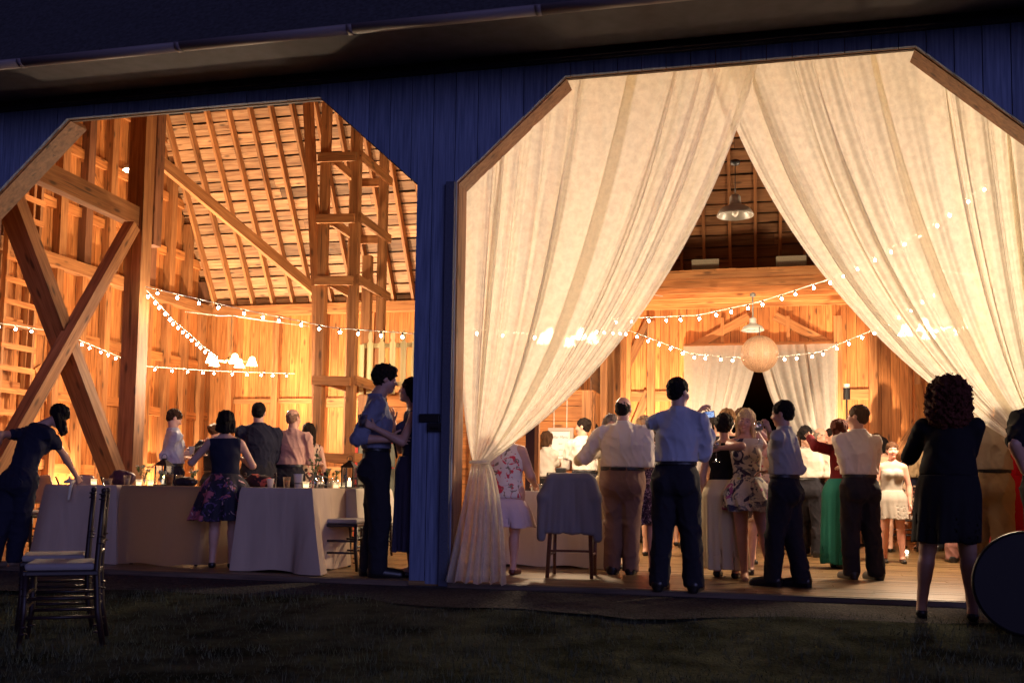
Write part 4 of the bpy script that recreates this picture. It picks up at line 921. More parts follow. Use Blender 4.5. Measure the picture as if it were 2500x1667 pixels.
curtain('back_curtain', (b1, 0, 3.40), (mid-.04, 0, 3.40), (b1-.12, 0, kbz), .02, YC+.03, 'far cream curtain right of the dark gap in the back wall', 'curtain', 8, (mid+.36, 1.6), (.1, .25), 5, 'curtains on the back wall', M_CURT2, .10, .035, 130, 50)
# ================================================================ LIGHTS IN THE BARN
def point(name, p, e, r=.05, c=WARM, parent=None):
    l = bpy.data.lights.new(name, 'POINT'); l.energy = e; l.color = c; l.shadow_soft_size = r
    o = bpy.data.objects.new(name, l); col.objects.link(o); o.location = [float(v) for v in p]
    if parent: o.parent = parent
    return o
def string_lights(label, pts3, n, group='string lights', sag=0, skip=()):
    """cable through 3-D points, a socket and bulb hung every step"""
    pts3 = [np.array(p, float) for p in pts3]; root = empty('string_lights', pts3[0], label, 'string lights', group); o0 = rel(root)
    seg = [np.linalg.norm(b-a) for a, b in zip(pts3[:-1], pts3[1:])]; tot = sum(seg)
    def atl(s):
        s = s*tot
        for a, b, l in zip(pts3[:-1], pts3[1:], seg):
            if s <= l+1e-6: t = s/l; return a+(b-a)*t-np.array([0, 0, sag*4*t*(1-t)])
            s -= l
        return pts3[-1]
    mb = MB(); mb.tube([atl(t)-o0 for t in np.linspace(0, 1, 60)], .006, 5); mb.build('cable', plain('white cable', (.7, .65, .55), .5), root)
    for i in range(n):
        p = atl((i+.5+random.uniform(-.13, .13))/n)-o0; jx = random.uniform(-.012, .012); mb = MB(); mb.sphere(p-np.array([jx, 0, .05]), .0155, 10, 7, (1, 1, 1.15)); b = mb.build('bulb', M_BULB, root, smooth=True)
        mb = MB(); mb.tube([p-np.array([0, 0, .0]), p-np.array([jx*.7, 0, .034])], .010, 7); mb.build('socket', M_BLK, b)
YS = PY-.2
A0 = at(356, 700, Y=YS)
string_lights('string lights from the tall post across the left doorway to the pillar', [A0, at(600, 757, Y=3.2), at(813, 800, Y=2.9), at(1060, 818, Y=2.6)], 14)
string_lights('string lights dropping steeply from the tall post to the chandelier', [at(357, 708, Y=YS), at(420, 778, Y=3.5), at(500, 848, Y=4.2), at(532, 872, Y=4.6)], 16)
string_lights('lowest string lights along the left wall passing behind the crossed braces', [at(-60, 780, Y=2.8), at(150, 812, Y=4.2), at(345, 893, Y=6.6), at(520, 905, Y=7.5), at(720, 912, Y=8.6)], 25)
string_lights('string lights rising to the right under the loft beam in the big doorway', [at(1490, 778, Y=5.0), at(1700, 770, Y=4.9), at(1850, 738, Y=4.8), at(2030, 680, Y=4.6), at(2260, 560, Y=3.8), at(2420, 440, Y=3.2)], 24)
string_lights('string lights sagging low in front of the far curtains', [at(1540, 808, Y=6.4), at(1690, 864, Y=6.4), at(1850, 876, Y=6.2), at(2000, 860, Y=6.2), at(2140, 802, Y=6.0), at(2300, 700, Y=5.6)], 25)
string_lights('string lights glowing behind the left sheer curtain', [at(1120, 800, Y=2.6), at(1300, 815, Y=3.4), at(1440, 800, Y=4.2), at(1540, 808, Y=6.4)], 10)
def chandelier(pos, drop, label, e):
    t = empty('chandelier', pos, label, 'chandelier', 'glass-shaded chandeliers'); brass = plain('brass', (.72, .50, .22), .3, metal=.9)
    mb = MB(); mb.lathe([(.002, -.10), (.03, -.08), (.045, -.04), (.02, 0), (.028, .05), (.012, .1), (.012, drop)], n=14); mb.build('stem', brass, t, smooth=True)
    for k in range(5):
        a = k*2*math.pi/5+.4; d = np.array([math.cos(a), math.sin(a), 0]); mb = MB()
        mb.tube([d*.02, d*.10+np.array([0, 0, -.07]), d*.24+np.array([0, 0, -.05]), d*.31+np.array([0, 0, .02])], .009, 6); mb.build('arm', brass, t, smooth=True)
        mb = MB(); c = d*.31
        mb.lathe([(.022, .02), (.040, .0), (.052, -.05), (.072, -.10), (.080, -.115)], c, 14); sh = mb.build('glass_shade', SHADE, t, smooth=True)
        mb = MB(); mb.sphere(c+np.array([0, 0, -.05]), .028, 10, 7); mb.build('bulb', glow('chandelier bulb', (1, .8, .5), 45), sh, smooth=True)
    mb = MB(); mb.tube([(0, 0, drop), (-.25, .1, drop+.02), (-.9, .2, drop+.12)], .006, 5); mb.tube([(0, 0, drop), (.4, .1, drop-.06), (1.1, .3, drop-.14)], .006, 5); mb.build('cable', plain('white cable', (.7, .65, .55), .5), t)
    point('chandelier_light', (0, 0, -.22), e, .16, parent=t)
    return t
SHADE = sheer('frosted glass', (.95, .92, .85), .05, .1)
chandelier(at(563, 872, Y=5.0), .62, 'brass chandelier with glowing glass shades above the left room', CE)
chandelier(at(1385, 812, Y=3.4), .6, 'chandelier glowing behind the left sheer curtain', CE*.6)
chandelier(at(2285, 790, Y=3.4), .6, 'chandelier glowing behind the right sheer curtain', CE*.9)
def pendant(pos, r, drop, label, e=0, rod=True, shade_m=None):
    t = empty('pendant_lamp', pos, label, 'lamp', 'enamel barn pendant lamps'); k = r/.2
    mb = MB(); mb.lathe([(.19*k, 0), (.2*k, .004), (.198*k, .02*k), (.165*k, .075*k), (.115*k, .105*k), (.072*k, .12*k), (.062*k, .16*k), (.06*k, .215*k), (.045*k, .235*k), (.018*k, .245*k), (.002, .246*k)], n=28)
    mb.lathe([(.19*k, 0), (.155*k, .07*k), (.105*k, .10*k), (.055*k, .115*k)], n=28); mb.build('lamp_shade', shade_m or M_ENAMEL, t, smooth=True)
    mb = MB(); mb.sphere((0, 0, .035*k), .035*k, 12, 8, (1, 1, 1.2)); mb.build('bulb', (glow('pendant bulb', (1, .85, .6), 14) if e else plain('unlit bulb', (.8, .78, .72), .15)), t, smooth=True)
    mb = MB(); mb.tube([(0, 0, .246*k), (0, 0, drop)], .012 if rod else .005, 7); mb.lathe([(.002, drop-.05), (.05*k, drop-.04), (.055*k, drop), (.01, drop+.02)], n=14); mb.build('stem', M_ENAMEL if rod else M_BLK, t, smooth=True)
    if e: point('lamp_light', (0, 0, -.06), e, .06, parent=t)
    return t
pendant(at(1795, 528, Y=2.9), .20, .62, 'unlit grey barn pendant high in the gap between the big curtains', 0, False)
pendant(at(1838, 808, Y=7.2-.5), .165, .55, 'small white pendant under the loft just above the round lantern', 0, True, plain('white enamel', (.75, .76, .70), .3))
pendant(at(325, 418, Y=5.4), .16, .9, 'lit white pendant high on the left beside the tall post', 25, True, plain('white enamel', (.85, .82, .72), .3))
# round cane lantern
def ball():
    c = at(1854, 864, Y=5.6); r = 44.5/F*float((c-CP)@CF); t = empty('round_lantern', c, 'large round perforated lantern hanging in front of the back curtains', 'lantern')
    m, tr, b, o = newmat('perforated lantern shell'); tc = N(tr, 'ShaderNodeTexCoord'); v = N(tr, 'ShaderNodeTexVoronoi'); v.inputs['Scale'].default_value = 90; tr.links.new(tc.outputs['Object'], v.inputs['Vector'])
    rr = N(tr, 'ShaderNodeMapRange'); rr.inputs[1].default_value = .28; rr.inputs[2].default_value = .36; rr.inputs[3].default_value = .75; rr.inputs[4].default_value = 0; tr.links.new(v.outputs['Distance'], rr.inputs[0])
    b.inputs['Base Color'].default_value = (.48, .29, .18, 1); b.inputs['Roughness'].default_value = .5
    tp = N(tr, 'ShaderNodeBsdfTransparent'); mx = N(tr, 'ShaderNodeMixShader'); tr.links.new(rr.outputs[0], mx.inputs[0]); tr.links.new(b.outputs[0], mx.inputs[1]); tr.links.new(tp.outputs[0], mx.inputs[2]); tr.links.new(mx.outputs[0], o.inputs[0])
    mb = MB(); mb.sphere((0, 0, 0), r, 40, 24); mb.build('shell', m, t, smooth=True)
    mb = MB()
    for k in range(18): a = k*math.pi/9; mb.tube([(math.cos(a)*math.sin(q)*r*1.005, math.sin(a)*math.sin(q)*r*1.005, math.cos(q)*r*1.005) for q in np.linspace(.05, math.pi-.05, 16)], .003, 4)
    mb.build('rib', plain('cane rib', (.6, .38, .22), .5), t); mb = MB(); mb.tube([(0, 0, r), (0, 0, r+.12)], .006); mb.build('cord', M_BLK, t)
ball()
# up-lights on the floor along the gable and back walls, plus two added for the far curtains
def uplight(p, e, label, aim=None, ang=75, c=WARM, spot=True):
    t = empty('uplight', p, label, 'uplight', 'floor uplights along the walls'); mb = MB(); mb.lathe([(.002, .01), (.075, .01), (.08, .03), (.08, .15), (.07, .16), (.06, .12), (.002, .12)], n=18); mb.build('can', M_BLK, t, smooth=True)
    mb = MB(); mb.lathe([(.002, .125), (.058, .125)], n=18); mb.build('lens', glow('uplight lens', c, 20), t)
    l = bpy.data.lights.new('uplight_beam', 'SPOT'); l.energy = e; l.color = c; l.spot_size = R(ang*2); l.spot_blend = .6; l.shadow_soft_size = .05
    o = bpy.data.objects.new('uplight_beam', l); col.objects.link(o); o.parent = t; o.location = (0, 0, .17)
    o.rotation_euler = Vector(aim or (0, 0, 1)).to_track_quat('-Z', 'Y').to_euler()
uplight((XL+.34, 3.3, 0), UE*.55, 'black floor uplight on the left wall nearest the door', (-.10, 0, 1), 62)
uplight((XL+.34, 5.6, 0), UE*.7, 'black floor uplight on the left wall, middle one', (-.1, 0, 1), 62)
uplight((XL+.36, 8.2, 0), UE, 'black floor uplight in the far left corner', (-.2, .3, 1), 62)
uplight((-8.7, 7.4, 0), UE*4.5, 'black floor uplight beneath the long roof brace', (.30, .16, 1), 62)
uplight((-7.2, YB-.7, 0), UE*.9, 'black floor uplight before the back wall behind the four guests', (0, .25, 1), 62)
uplight((-1.5, YB-2.3, 0), UE*4.2, 'added black floor uplight brightening the far curtains, left one', (0, .95, 1), 50)  # added pair of lamps, only to brighten the far curtains from the front
uplight((1.6, YB-2.3, 0), UE*4.2, 'added black floor uplight brightening the far curtains, right one', (0, .95, 1), 50)
# ================================================================ TABLES
def tablecloth(name, x0, x1, y0, y1, zt, zb, mat, label, seed, flare=.06, amp=.02, corner=0):
    """cloth over a rectangular top with pleated falls"""
    rs = np.random.default_rng(seed); per = []; cx, cy_ = (x0+x1)/2, (y0+y1)/2; st = .03
    corners = [(x0, y0), (x1, y0), (x1, y1), (x0, y1)]; nrm = [(0, -1), (1, 0), (0, 1), (-1, 0)]; mk = rs.uniform(.5, 1.6, 12)
    for i in range(4):
        a = np.array(corners[i]); b = np.array(corners[(i+1) % 4]); L = np.linalg.norm(b-a); n = max(int(L/st), 4); nn = np.array(nrm[i]); nx_ = np.array(nrm[(i+1) % 4]); pv = np.array(nrm[i-1])
        for k in range(n):
            t = k/n; e0 = max(0, 1-t*L/.10); e1 = max(0, 1-(1-t)*L/.10); d = unit(nn+pv*e0*.999+nx_*e1*.999 if True else nn); per.append((a+(b-a)*t, d, e0+e1))
    n = len(per); ph = rs.uniform(0, 6.28, 4); V = []; rows = 16; acc = 0
    for j in range(rows+1):
        v = j/rows; acc = 0
        for i, (p, d, e) in enumerate(per):
            s_ = i*st; w_ = (math.sin(s_*7.5+ph[0])+.6*math.sin(s_*15+ph[1])+.5*math.sin(s_*3.3+ph[2]))*mk[int(s_*2.2) % 12]+1.3*e*math.sin(s_*34)
            out_ = .012+v*flare*(.5+e*1.2)+amp*w_*v**.8*1.2
            z = zt+.004+(0 if j else 0) - (zt-zb)*v + (.010*math.sin(s_*11+ph[3])*v)
            if j == 0: out_ = .0
            if corner: out_ += corner*max(0, 1-math.hypot(p[0]-x1, p[1]-y0)/.16)*v**1.4
            q = p+d*out_; V.append((q[0], q[1], z if j else zt+.004))
    fs = [(j*n+i, (j+1)*n+i, (j+1)*n+(i+1) % n, j*n+(i+1) % n) for j in range(rows) for i in range(n)]
    V.append((cx, cy_, zt+.0045)); fs += [(i, (i+1) % n, len(V)-1) for i in range(n)]
    mb = MB(); mb.raw(V, fs); o = mb.build(name, mat, smooth=True); m_ = o.modifiers.new('es', 'EDGE_SPLIT'); m_.split_angle = R(60); tag(o, label, 'tablecloth', 'table linens'); return o
def table(x0, x1, y0, y1, zt, label):
    t = empty('banquet_table', ((x0+x1)/2, (y0+y1)/2, 0), label, 'table', 'banquet tables'); o3 = rel(t)
    mb = MB(); mb.box(np.array((x0+.01, y0+.01, zt-.03))-o3, np.array((x1-.01, y1-.01, zt))-o3); mb.build('tabletop', W_LOFT, t, bevel=.004)
    for sx, sy_ in ((x0+.08, y0+.08), (x1-.08, y0+.08), (x0+.08, y1-.08), (x1-.08, y1-.08)):
        mb = MB(); mb.tube([np.array((sx, sy_, 0))-o3, np.array((sx, sy_, zt-.031))-o3], .018); mb.build('leg', M_IRON, t)
TZ = .765
tA = (float(at(112, 1190, Y=.50)[0]), float(at(492, 1200, Y=.50)[0]))
xm = float(at(287, 1190, Y=.50)[0])
table(tA[0], xm-.01, .5, 1.5, TZ, 'leftmost banquet table beneath the bending woman')
table(xm+.05, tA[1], .5, 1.5, TZ, 'banquet table with the black lantern and flowers left of the floral skirt')
tablecloth('tablecloth', tA[0], xm-.012, .5, 1.5, TZ, .01, M_CLOTH, 'dusky linen cloth to the floor below the bending woman', 1, .06, amp=.016)
M_CLOTH3 = sheer('thin linen tablecloth', (.50, .40, .31), .0, .02)
tablecloth('tablecloth', xm+.05, tA[1], .5, 1.5, TZ, .01, M_CLOTH3, 'paler thin linen cloth below the black lantern', 11, .03, amp=.020)
tB = (float(at(590, 1185, Y=.25)[0]), float(at(762, 1190, Y=.25)[0]))
table(tB[0], tB[1], .25, 1.0, TZ, 'small table draped to the floor between the dark-dressed woman and the kissing couple')
tablecloth('tablecloth', tB[0], tB[1], .25, 1.0, TZ, .012, M_CLOTH, 'linen cloth to the floor in front of the red bag', 2, .045, amp=.010, corner=.20)
tC = (float(at(764, 1190, Y=1.02)[0]), float(at(868, 1196, Y=1.02)[0]))
table(tC[0]-.1, tC[1], 1.02, 2.0, TZ, 'table with a short pale cloth and flowers behind the kissing couple')
tablecloth('tablecloth', tC[0]-.1, tC[1], 1.02, 2.0, TZ, .40, M_CLOTH2, 'short pale cloth with raised hem behind the kissing man', 6, .05, amp=.01)
tD = (float(at(1285, 1194, Y=1.9)[0]), float(at(1345, 1194, Y=1.9)[0]))
table(tD[0]-.4, tD[1]+.5, 1.9, 2.5, TZ, 'bar table behind the chair with the grey jacket')
tablecloth('tablecloth', tD[0]-.4, tD[1]+.5, 1.9, 2.5, TZ, .012, M_CLOTH2, 'pale cloth on the bar table behind the jacket chair', 9, .10)
# ---- chairs
def chiavari(name, loc_, rz, label, group, cushion=True, proto=None):
    if proto is not None:
        o = copy_tree(proto); o.location = loc_; o.rotation_euler = (0, 0, rz); tag(o, label, group=group); return o
    t = empty(name, loc_, label, 'chair', group, rz); W2, D2, SH, BH = .20, .19, .44, .90   # back at +y
    for sx in (-1, 1):
        mb = MB(); mb.tube([(sx*W2, D2+.05, 0), (sx*W2*.98, D2+.015, .2), (sx*W2*.96, D2, SH), (sx*W2*.93, D2+.012, .7), (sx*W2*.92, D2+.022, BH)], [.017, .019, .019, .017, .015], 9)
        for z in (.08, .12, .3, .34, .6, .64, .86, .89): mb.tube([(sx*W2*.94, D2+.015, z-.004), (sx*W2*.94, D2+.015, z+.004)], .022, 9)
        mb.sphere((sx*W2*.92, D2+.022, BH+.012), .018, 9, 6); mb.build('back_leg', M_CHAIR, t, smooth=True)
        mb = MB(); mb.tube([(sx*W2, -D2-.02, 0), (sx*W2, -D2, .2), (sx*W2*.98, -D2, SH-.01)], [.014, .018, .020], 9)
        for z in (.08, .12, .3, .34): mb.tube([(sx*W2, -D2, z-.004), (sx*W2, -D2, z+.004)], .023, 9)
        mb.build('front_leg', M_CHAIR, t, smooth=True)
        for z in (.17, .28): mb = MB(); mb.tube([(sx*W2, -D2, z), (sx*W2*.98, D2+.01, z)], .0105, 7); mb.build('stretcher', M_CHAIR, t, smooth=True)
    for z in (.22, .30): mb = MB(); mb.tube([(-W2, -D2, z), (W2, -D2, z)], .0105, 7); mb.build('stretcher', M_CHAIR, t, smooth=True)
    mb = MB(); mb.tube([(-W2, D2+.01, .22), (W2, D2+.01, .22)], .0105, 7); mb.build('stretcher', M_CHAIR, t, smooth=True)
    mb = MB(); mb.box((-W2-.015, -D2-.02, SH-.03), (W2+.015, D2+.015, SH)); mb.build('seat', M_CHAIR, t, bevel=.008)
    for z in (.54, .60, .80, .88): mb = MB(); mb.tube([(-W2*.92, D2+.012, z), (W2*.92, D2+.012, z)], .011, 7); mb.build('back_rail', M_CHAIR, t, smooth=True)
    for i in range(5): x = -.12+.06*i; mb = MB(); mb.tube([(x, D2+.012, .60), (x, D2+.014, .80)], .0085, 7); mb.build('spindle', M_CHAIR, t, smooth=True)
    if cushion: mb = MB(); mb.box((-W2-.005, -D2-.01, SH+.001), (W2+.005, D2-.012, SH+.045)); mb.build('cushion', M_CUSH, t, bevel=.018)
    return t
CZ = -.164; pA = at(150, 1566, Z=CZ)
ch0 = chiavari('banquet_chair', (float(pA[0]), float(pA[1]), CZ), R(-57), 'nearer dark spindle-back chair with cream cushion on the lawn', 'dark banquet chairs')
pB = at(131, 1528, Z=CZ); chiavari('', (float(pB[0]), float(pB[1]), CZ), R(-54), 'second dark spindle-back chair just behind the nearer one on the lawn', 'dark banquet chairs', proto=ch0)
def chair_at(px, py, Y, rz, label):
    p = at(px, py, Y=Y); return chiavari('', (float(p[0]), Y, 0), R(rz), label, 'dark banquet chairs', proto=ch0)
chair_at(612, 1180, 1.75, 0, 'dark chair with the red bag on it behind the small draped table')
chair_at(835, 1180, .78, 100, 'dark chair whose ladder back stands beside the kissing man')
chair_at(900, 1180, 2.6, 170, 'dark chair behind the table with the short cloth')
chair_at(75, 1180, 1.1, 90, 'dark chair behind the bending woman in the left doorway')
chair_at(2395, 1180, 4.6, 20, 'dark chair behind the guest in khaki on the right')
chair_at(2205, 1180, 6.8, -15, 'dark chair beside the woman in the grey dress at the back')
M_PL = plain('beige moulded plastic', (.50, .43, .32), .45)
def shell_chair(px, Y, rz, label):
    p = at(px, 1180, Y=Y); t = empty('folding_chair', (float(p[0]), Y, 0), label, 'chair', 'beige folding chairs', R(rz)); mb = MB(); V = []; nu, nv = 12, 8
    for j in range(nv+1):
        for i in range(nu+1):
            u = i/nu*2-1; v = j/nv; w_ = .23*(1-.35*v**4*abs(u)**1.5); V.append((u*w_, .2+.05*v-.04*(1-u*u), .52+.36*v*(1-.18*abs(u)**3)))
    mb.raw(V, [(j*(nu+1)+i, j*(nu+1)+i+1, (j+1)*(nu+1)+i+1, (j+1)*(nu+1)+i) for j in range(nv) for i in range(nu)]); o = mb.build('backrest', M_PL, t, smooth=True); q = o.modifiers.new('s', 'SOLIDIFY'); q.thickness = .015
    mb = MB(); mb.box((-.21, -.2, .44), (.21, .2, .465)); mb.build('seat', M_PL, t, bevel=.01)
    for sx in (-1, 1): mb = MB(); mb.tube([(sx*.22, -.22, 0), (sx*.22, .22, .86)], .011); mb.tube([(sx*.2, .22, 0), (sx*.2, -.16, .44)], .011); mb.build('leg', M_IRON, t)
shell_chair(236, 2.6, 180, 'beige moulded chair back beyond the left table'); shell_chair(150, 2.9, 160, 'beige moulded chair seen narrowly beside the bending woman')
# jacket over a wooden chair
pj = at(1399, 1400, Z=0); pj = (float(at(1399, 1200, Y=.95)[0]), .95, 0)
def jacket_chair():
    t = empty('wooden_chair', pj, 'brown wooden chair carrying a grey jacket beside the tied curtain', 'chair', None, R(4)); wd = plain('brown chair wood', (.10, .035, .02), .4, mott=.3)
    for sx in (-1, 1):
        mb = MB(); mb.tube([(sx*.20, -.24, 0), (sx*.18, -.20, .45), (sx*.19, -.25, .90)], [.018, .02, .016]); mb.build('back_leg', wd, t, smooth=True)
        mb = MB(); mb.tube([(sx*.19, .20, 0), (sx*.19, .19, .45)], [.015, .02]); mb.build('front_leg', wd, t, smooth=True)
        mb = MB(); mb.tube([(sx*.19, -.2, .2), (sx*.19, .19, .2)], .011); mb.build('stretcher', wd, t)
    mb = MB(); mb.tube([(-.19, -.215, .24), (.19, -.215, .24)], .011); mb.build('stretcher', wd, t)
    mb = MB(); mb.box((-.21, -.21, .45), (.21, .21, .48)); mb.build('seat', wd, t, bevel=.008); mb = MB(); mb.box((-.2, -.262, .80), (.2, -.238, .90)); mb.build('backrest', wd, t, bevel=.008)
jacket_chair()
G = SDF([-.35, -.42, .15], [.35, .05, 1.02], .0075)   # jacket body hung over the backrest
for x in np.linspace(-.17, .17, 8): G.cone((x, -.27, .88), (x*1.12, -.30, .42), .032, .028, .03)
for sx in (-1, 1): G.cone((sx*.19, -.26, .88), (sx*.235, -.27, .72), .04, .055, .03); G.cone((sx*.235, -.27, .72), (sx*.25, -.27, .36), .05, .042, .03)
G.cone((-.16, -.26, .905), (.16, -.26, .905), .032, .032, .03); 
G.wrinkle(.006, 11, 2, (1.4, 1, .35)); G.cut((0, 0, -1), -.325)
V, Q = G.mesh(); o = link_mesh('jacket', smooth_v(V, Q, 2), Q, cloth('grey wool', (.20, .175, .17))); o.location = pj; o.rotation_euler = (0, 0, R(4)); tag(o, 'grey suit jacket hung over the back of the brown wooden chair', 'jacket')
# ---- things on the tables
def put(px, Y, z=TZ+.006): p = at(px, 1180, Y=Y); return (float(p[0]), float(p[1]), z)
def lantern(px, Y, label, h=.26, lit=True):
    t = empty('candle_lantern', put(px, Y), label, 'lantern', 'black candle lanterns'); w_ = .06
    mb = MB(); mb.box((-w_-.012, -w_-.012, 0), (w_+.012, w_+.012, .015)); mb.build('base', M_BLK, t)
    for sx in (-1, 1):
        for sy_ in (-1, 1): mb = MB(); mb.box((sx*w_-.006, sy_*w_-.006, .016), (sx*w_+.006, sy_*w_+.006, h*.68)); mb.build('corner_post', M_BLK, t)
    mb = MB(); a = w_+.016; mb.raw([(-a, -a, h*.68+.001), (a, -a, h*.68+.001), (a, a, h*.68+.001), (-a, a, h*.68+.001), (-.02, -.02, h*.88), (.02, -.02, h*.88), (.02, .02, h*.88), (-.02, .02, h*.88)], [(3, 2, 1, 0), (4, 5, 6, 7), (0, 1, 5, 4), (1, 2, 6, 5), (2, 3, 7, 6), (3, 0, 4, 7)])
    mb.tube([(0, 0, h*.88), (0, 0, h*.93)], .022, 10); mb.build('roof', M_BLK, t); mb = MB(); mb.tube([(.03*math.cos(q), 0, h*.96+.035*math.sin(q)) for q in np.linspace(-.6, math.pi+.6, 14)], .003, 5); mb.build('handle', M_IRON, t)
    for sx in (-1, 1): mb = MB(); mb.box((sx*(w_-.002)-.0008, -w_+.007, .018), (sx*(w_-.002)+.0008, w_-.007, h*.67)); mb.build('pane', M_GLASS, t)
    mb = MB(); mb.tube([(0, 0, .0155), (0, 0, .075)], .022, 14); cd_ = mb.build('candle', glow('candle wax', (1, .75, .45), 1.6) if lit else plain('wax', (.8, .75, .65), .5), t, smooth=False)
    if lit: mb = MB(); mb.sphere((0, 0, .09), .007, 8, 6, (1, 1, 1.9)); mb.build('flame', glow('flame', (1, .65, .25), 40), cd_, smooth=True)
lantern(399, .95, 'black candle lantern on the left table beside the man in pale blue', .30, True)
lantern(853, 1.15, 'black candle lantern on the right end of the tables by the kissing man', .30, True)
def votive(px, Y, label, r=.032, s_=1.0):
    t = empty('votive_candle', put(px, Y), label, 'candle', 'votive candles'); mb = MB(); mb.lathe([(.001, .002), (r*.8, 0), (r, .06*s_), (r*.94, .06*s_), (r*.75, .008), (.001, .008)], n=16); mb.build('glass_cup', SHADE, t, smooth=True)
    mb = MB(); mb.lathe([(.001, .035*s_), (r*.72, .035*s_), (r*.7, .009), (.001, .009)], n=14); wx = mb.build('wax', glow('lit wax', (1, .72, .40), 6), t); mb = MB(); mb.sphere((0, 0, .047*s_), .005, 8, 6, (1, 1, 1.8)); mb.build('flame', glow('flame', (1, .7, .3), 40), wx)
for px, Y, lb in ((229, .68, 'glowing votive by the bending woman\'s hand'), (339, .72, 'glowing votive left of the black lantern'), (368, 1.1, 'small votive just left of the black lantern behind it'), (747, .55, 'glowing votive beside the paper cup'), (820, 1.2, 'glowing votive near the right lantern'), (783, 1.25, 'small votive among the flower bottles'), (836, 1.3, 'small votive touching the right lantern')):
    votive(px, Y, lb)
def cup(px, Y, label, r=.042, h=.105, mat=None, drink=None, stripe=False, z=TZ+.006):
    t = empty('cup', put(px, Y, z), label, 'cup', 'drinking cups'); mb = MB(); mb.lathe([(.001, .003), (r*.7, 0), (r, h), (r+.003, h+.003), (r-.002, h), (r*.66, .006), (.001, .006)], n=20); mb.build('cup_body', mat or M_GLASS, t, smooth=True)
    if drink: mb = MB(); mb.lathe([(.001, .008), (r*.66, .008), (r*.88, h*.7), (.001, h*.7)], n=18); mb.build('drink', plain('iced tea', drink, .2), t, smooth=True)
    if stripe: mb = MB(); mb.lathe([(r*.79, h*.28), (r*.815, h*.36)], n=20); mb.build('stripe', M_BLK, t)
    return t
WHITEC = plain('white paper', (.72, .66, .58), .6)
cup(728, .42, 'white paper cup with a dark stripe by the votive', .045, .125, WHITEC, None, True)
cup(413, .78, 'tumbler of iced tea between lantern and dark purse', .042, .115, None, (.45, .14, .03)); cup(262, .62, 'clear low plastic tumbler near the left table corner', .05, .065, None, (.25, .18, .12))
cup(1304, 2.05, 'clear plastic cup on the bar table, left one', .045, .07, None, (.5, .42, .34)); cup(1323, 2.05, 'clear plastic cup on the bar table, right one', .045, .07, None, (.5, .42, .34))
cup(310, .8, 'clear tumbler behind the dark purple bag', .038, .10, None, (.4, .3, .2)); cup(437, 1.15, 'clear tumbler behind the dark purse', .038, .11, None, (.5, .35, .2)); cup(700, .75, 'clear tumbler left of the striped paper cup', .038, .10, None, (.35, .12, .05)); cup(805, 1.45, 'clear tumbler among the flowers on the short cloth', .036, .10, None, (.5, .4, .3)); cup(660, .6, 'small white cup beside the red bag', .036, .08, WHITEC)
GREEN = plain('leaf green', (.16, .26, .06), .6, mott=.4, bscale=40)
def flowers(px, Y, h, cols, label, seed, spread=.09, n=7, tall=False):
    rs = random.Random(seed); t = empty('flower_bottle', put(px, Y), label, 'flowers', 'bottles of flowers'); mb = MB(); mb.lathe([(.001, .002), (.032, 0), (.034, .05), (.028, .075), (.012, .095), (.012, .125), (.015, .128)], n=16); mb.build('bottle', M_GLASS, t, smooth=True)
    st = MB(); lf = MB(); bl = [MB() for _ in cols]
    for i in range(n):
        a = rs.uniform(0, 6.28); q = rs.uniform(.2, 1)*spread; tp = np.array([math.cos(a)*q, math.sin(a)*q*.7, h*rs.uniform(.72, 1)]); st.tube([(0, 0, .01), tp*np.array([.25, .25, .5])+np.array([0, 0, .02]), tp], .0022, 4)
        for _ in range(7):
            p = tp*rs.uniform(.55, .98); d = unit([rs.uniform(-1, 1), rs.uniform(-1, 1), rs.uniform(-.2, .9)]); L = rs.uniform(.02, .045); sd = unit(np.cross(d, [0, 0, 1.]))*L*.22; lf.raw([p, p+d*L*.5+sd, p+d*L, p+d*L*.5-sd], [(0, 1, 2, 3)])
        b = bl[i % len(cols)]
        for _ in range(16):
            d = unit([rs.gauss(0, 1), rs.gauss(0, 1), abs(rs.gauss(0, .8))]); L = rs.uniform(.012, .026); s1 = unit(np.cross(d, [rs.random(), rs.random(), 1.]))*L*.45; b.raw([tp, tp+d*L*.6+s1, tp+d*L, tp+d*L*.6-s1], [(0, 1, 2, 3)])
    st.build('stem', GREEN, t); lf.build('leaves', GREEN, t)
    for b, c in zip(bl, cols): b.build('blossom', plain('petal', c, .6), t)
CRM, GRN, RED = (.75, .72, .50), (.42, .52, .20), (.55, .03, .03)
flowers(352, .9, .20, [CRM, GRN], 'bottle of cream and green flowers left of the black lantern', 1, .1, 9)
flowers(428 if False else 393, .70, .16, [CRM], 'bottle of cream hydrangea just right of the left lantern', 2, .05, 6)
flowers(468, .9, .17, [CRM, (.9, .85, .75)], 'bottle of white flowers behind the dark purse', 3, .08, 7)
flowers(768, .45, .31, [GRN], 'tall green sprig bouquet right of the paper cup', 4, .06, 10)
flowers(783, .7, .16, [RED], 'single red bloom in a small bottle', 5, .03, 3); flowers(797, .95, .20, [CRM, GRN], 'cream roses in a bottle on the short-clothed table', 6, .06, 7)
flowers(820, 1.2, .18, [CRM, (.7, .45, .12)], 'small yellow flowers in a bottle near the right lantern', 7, .05, 6)
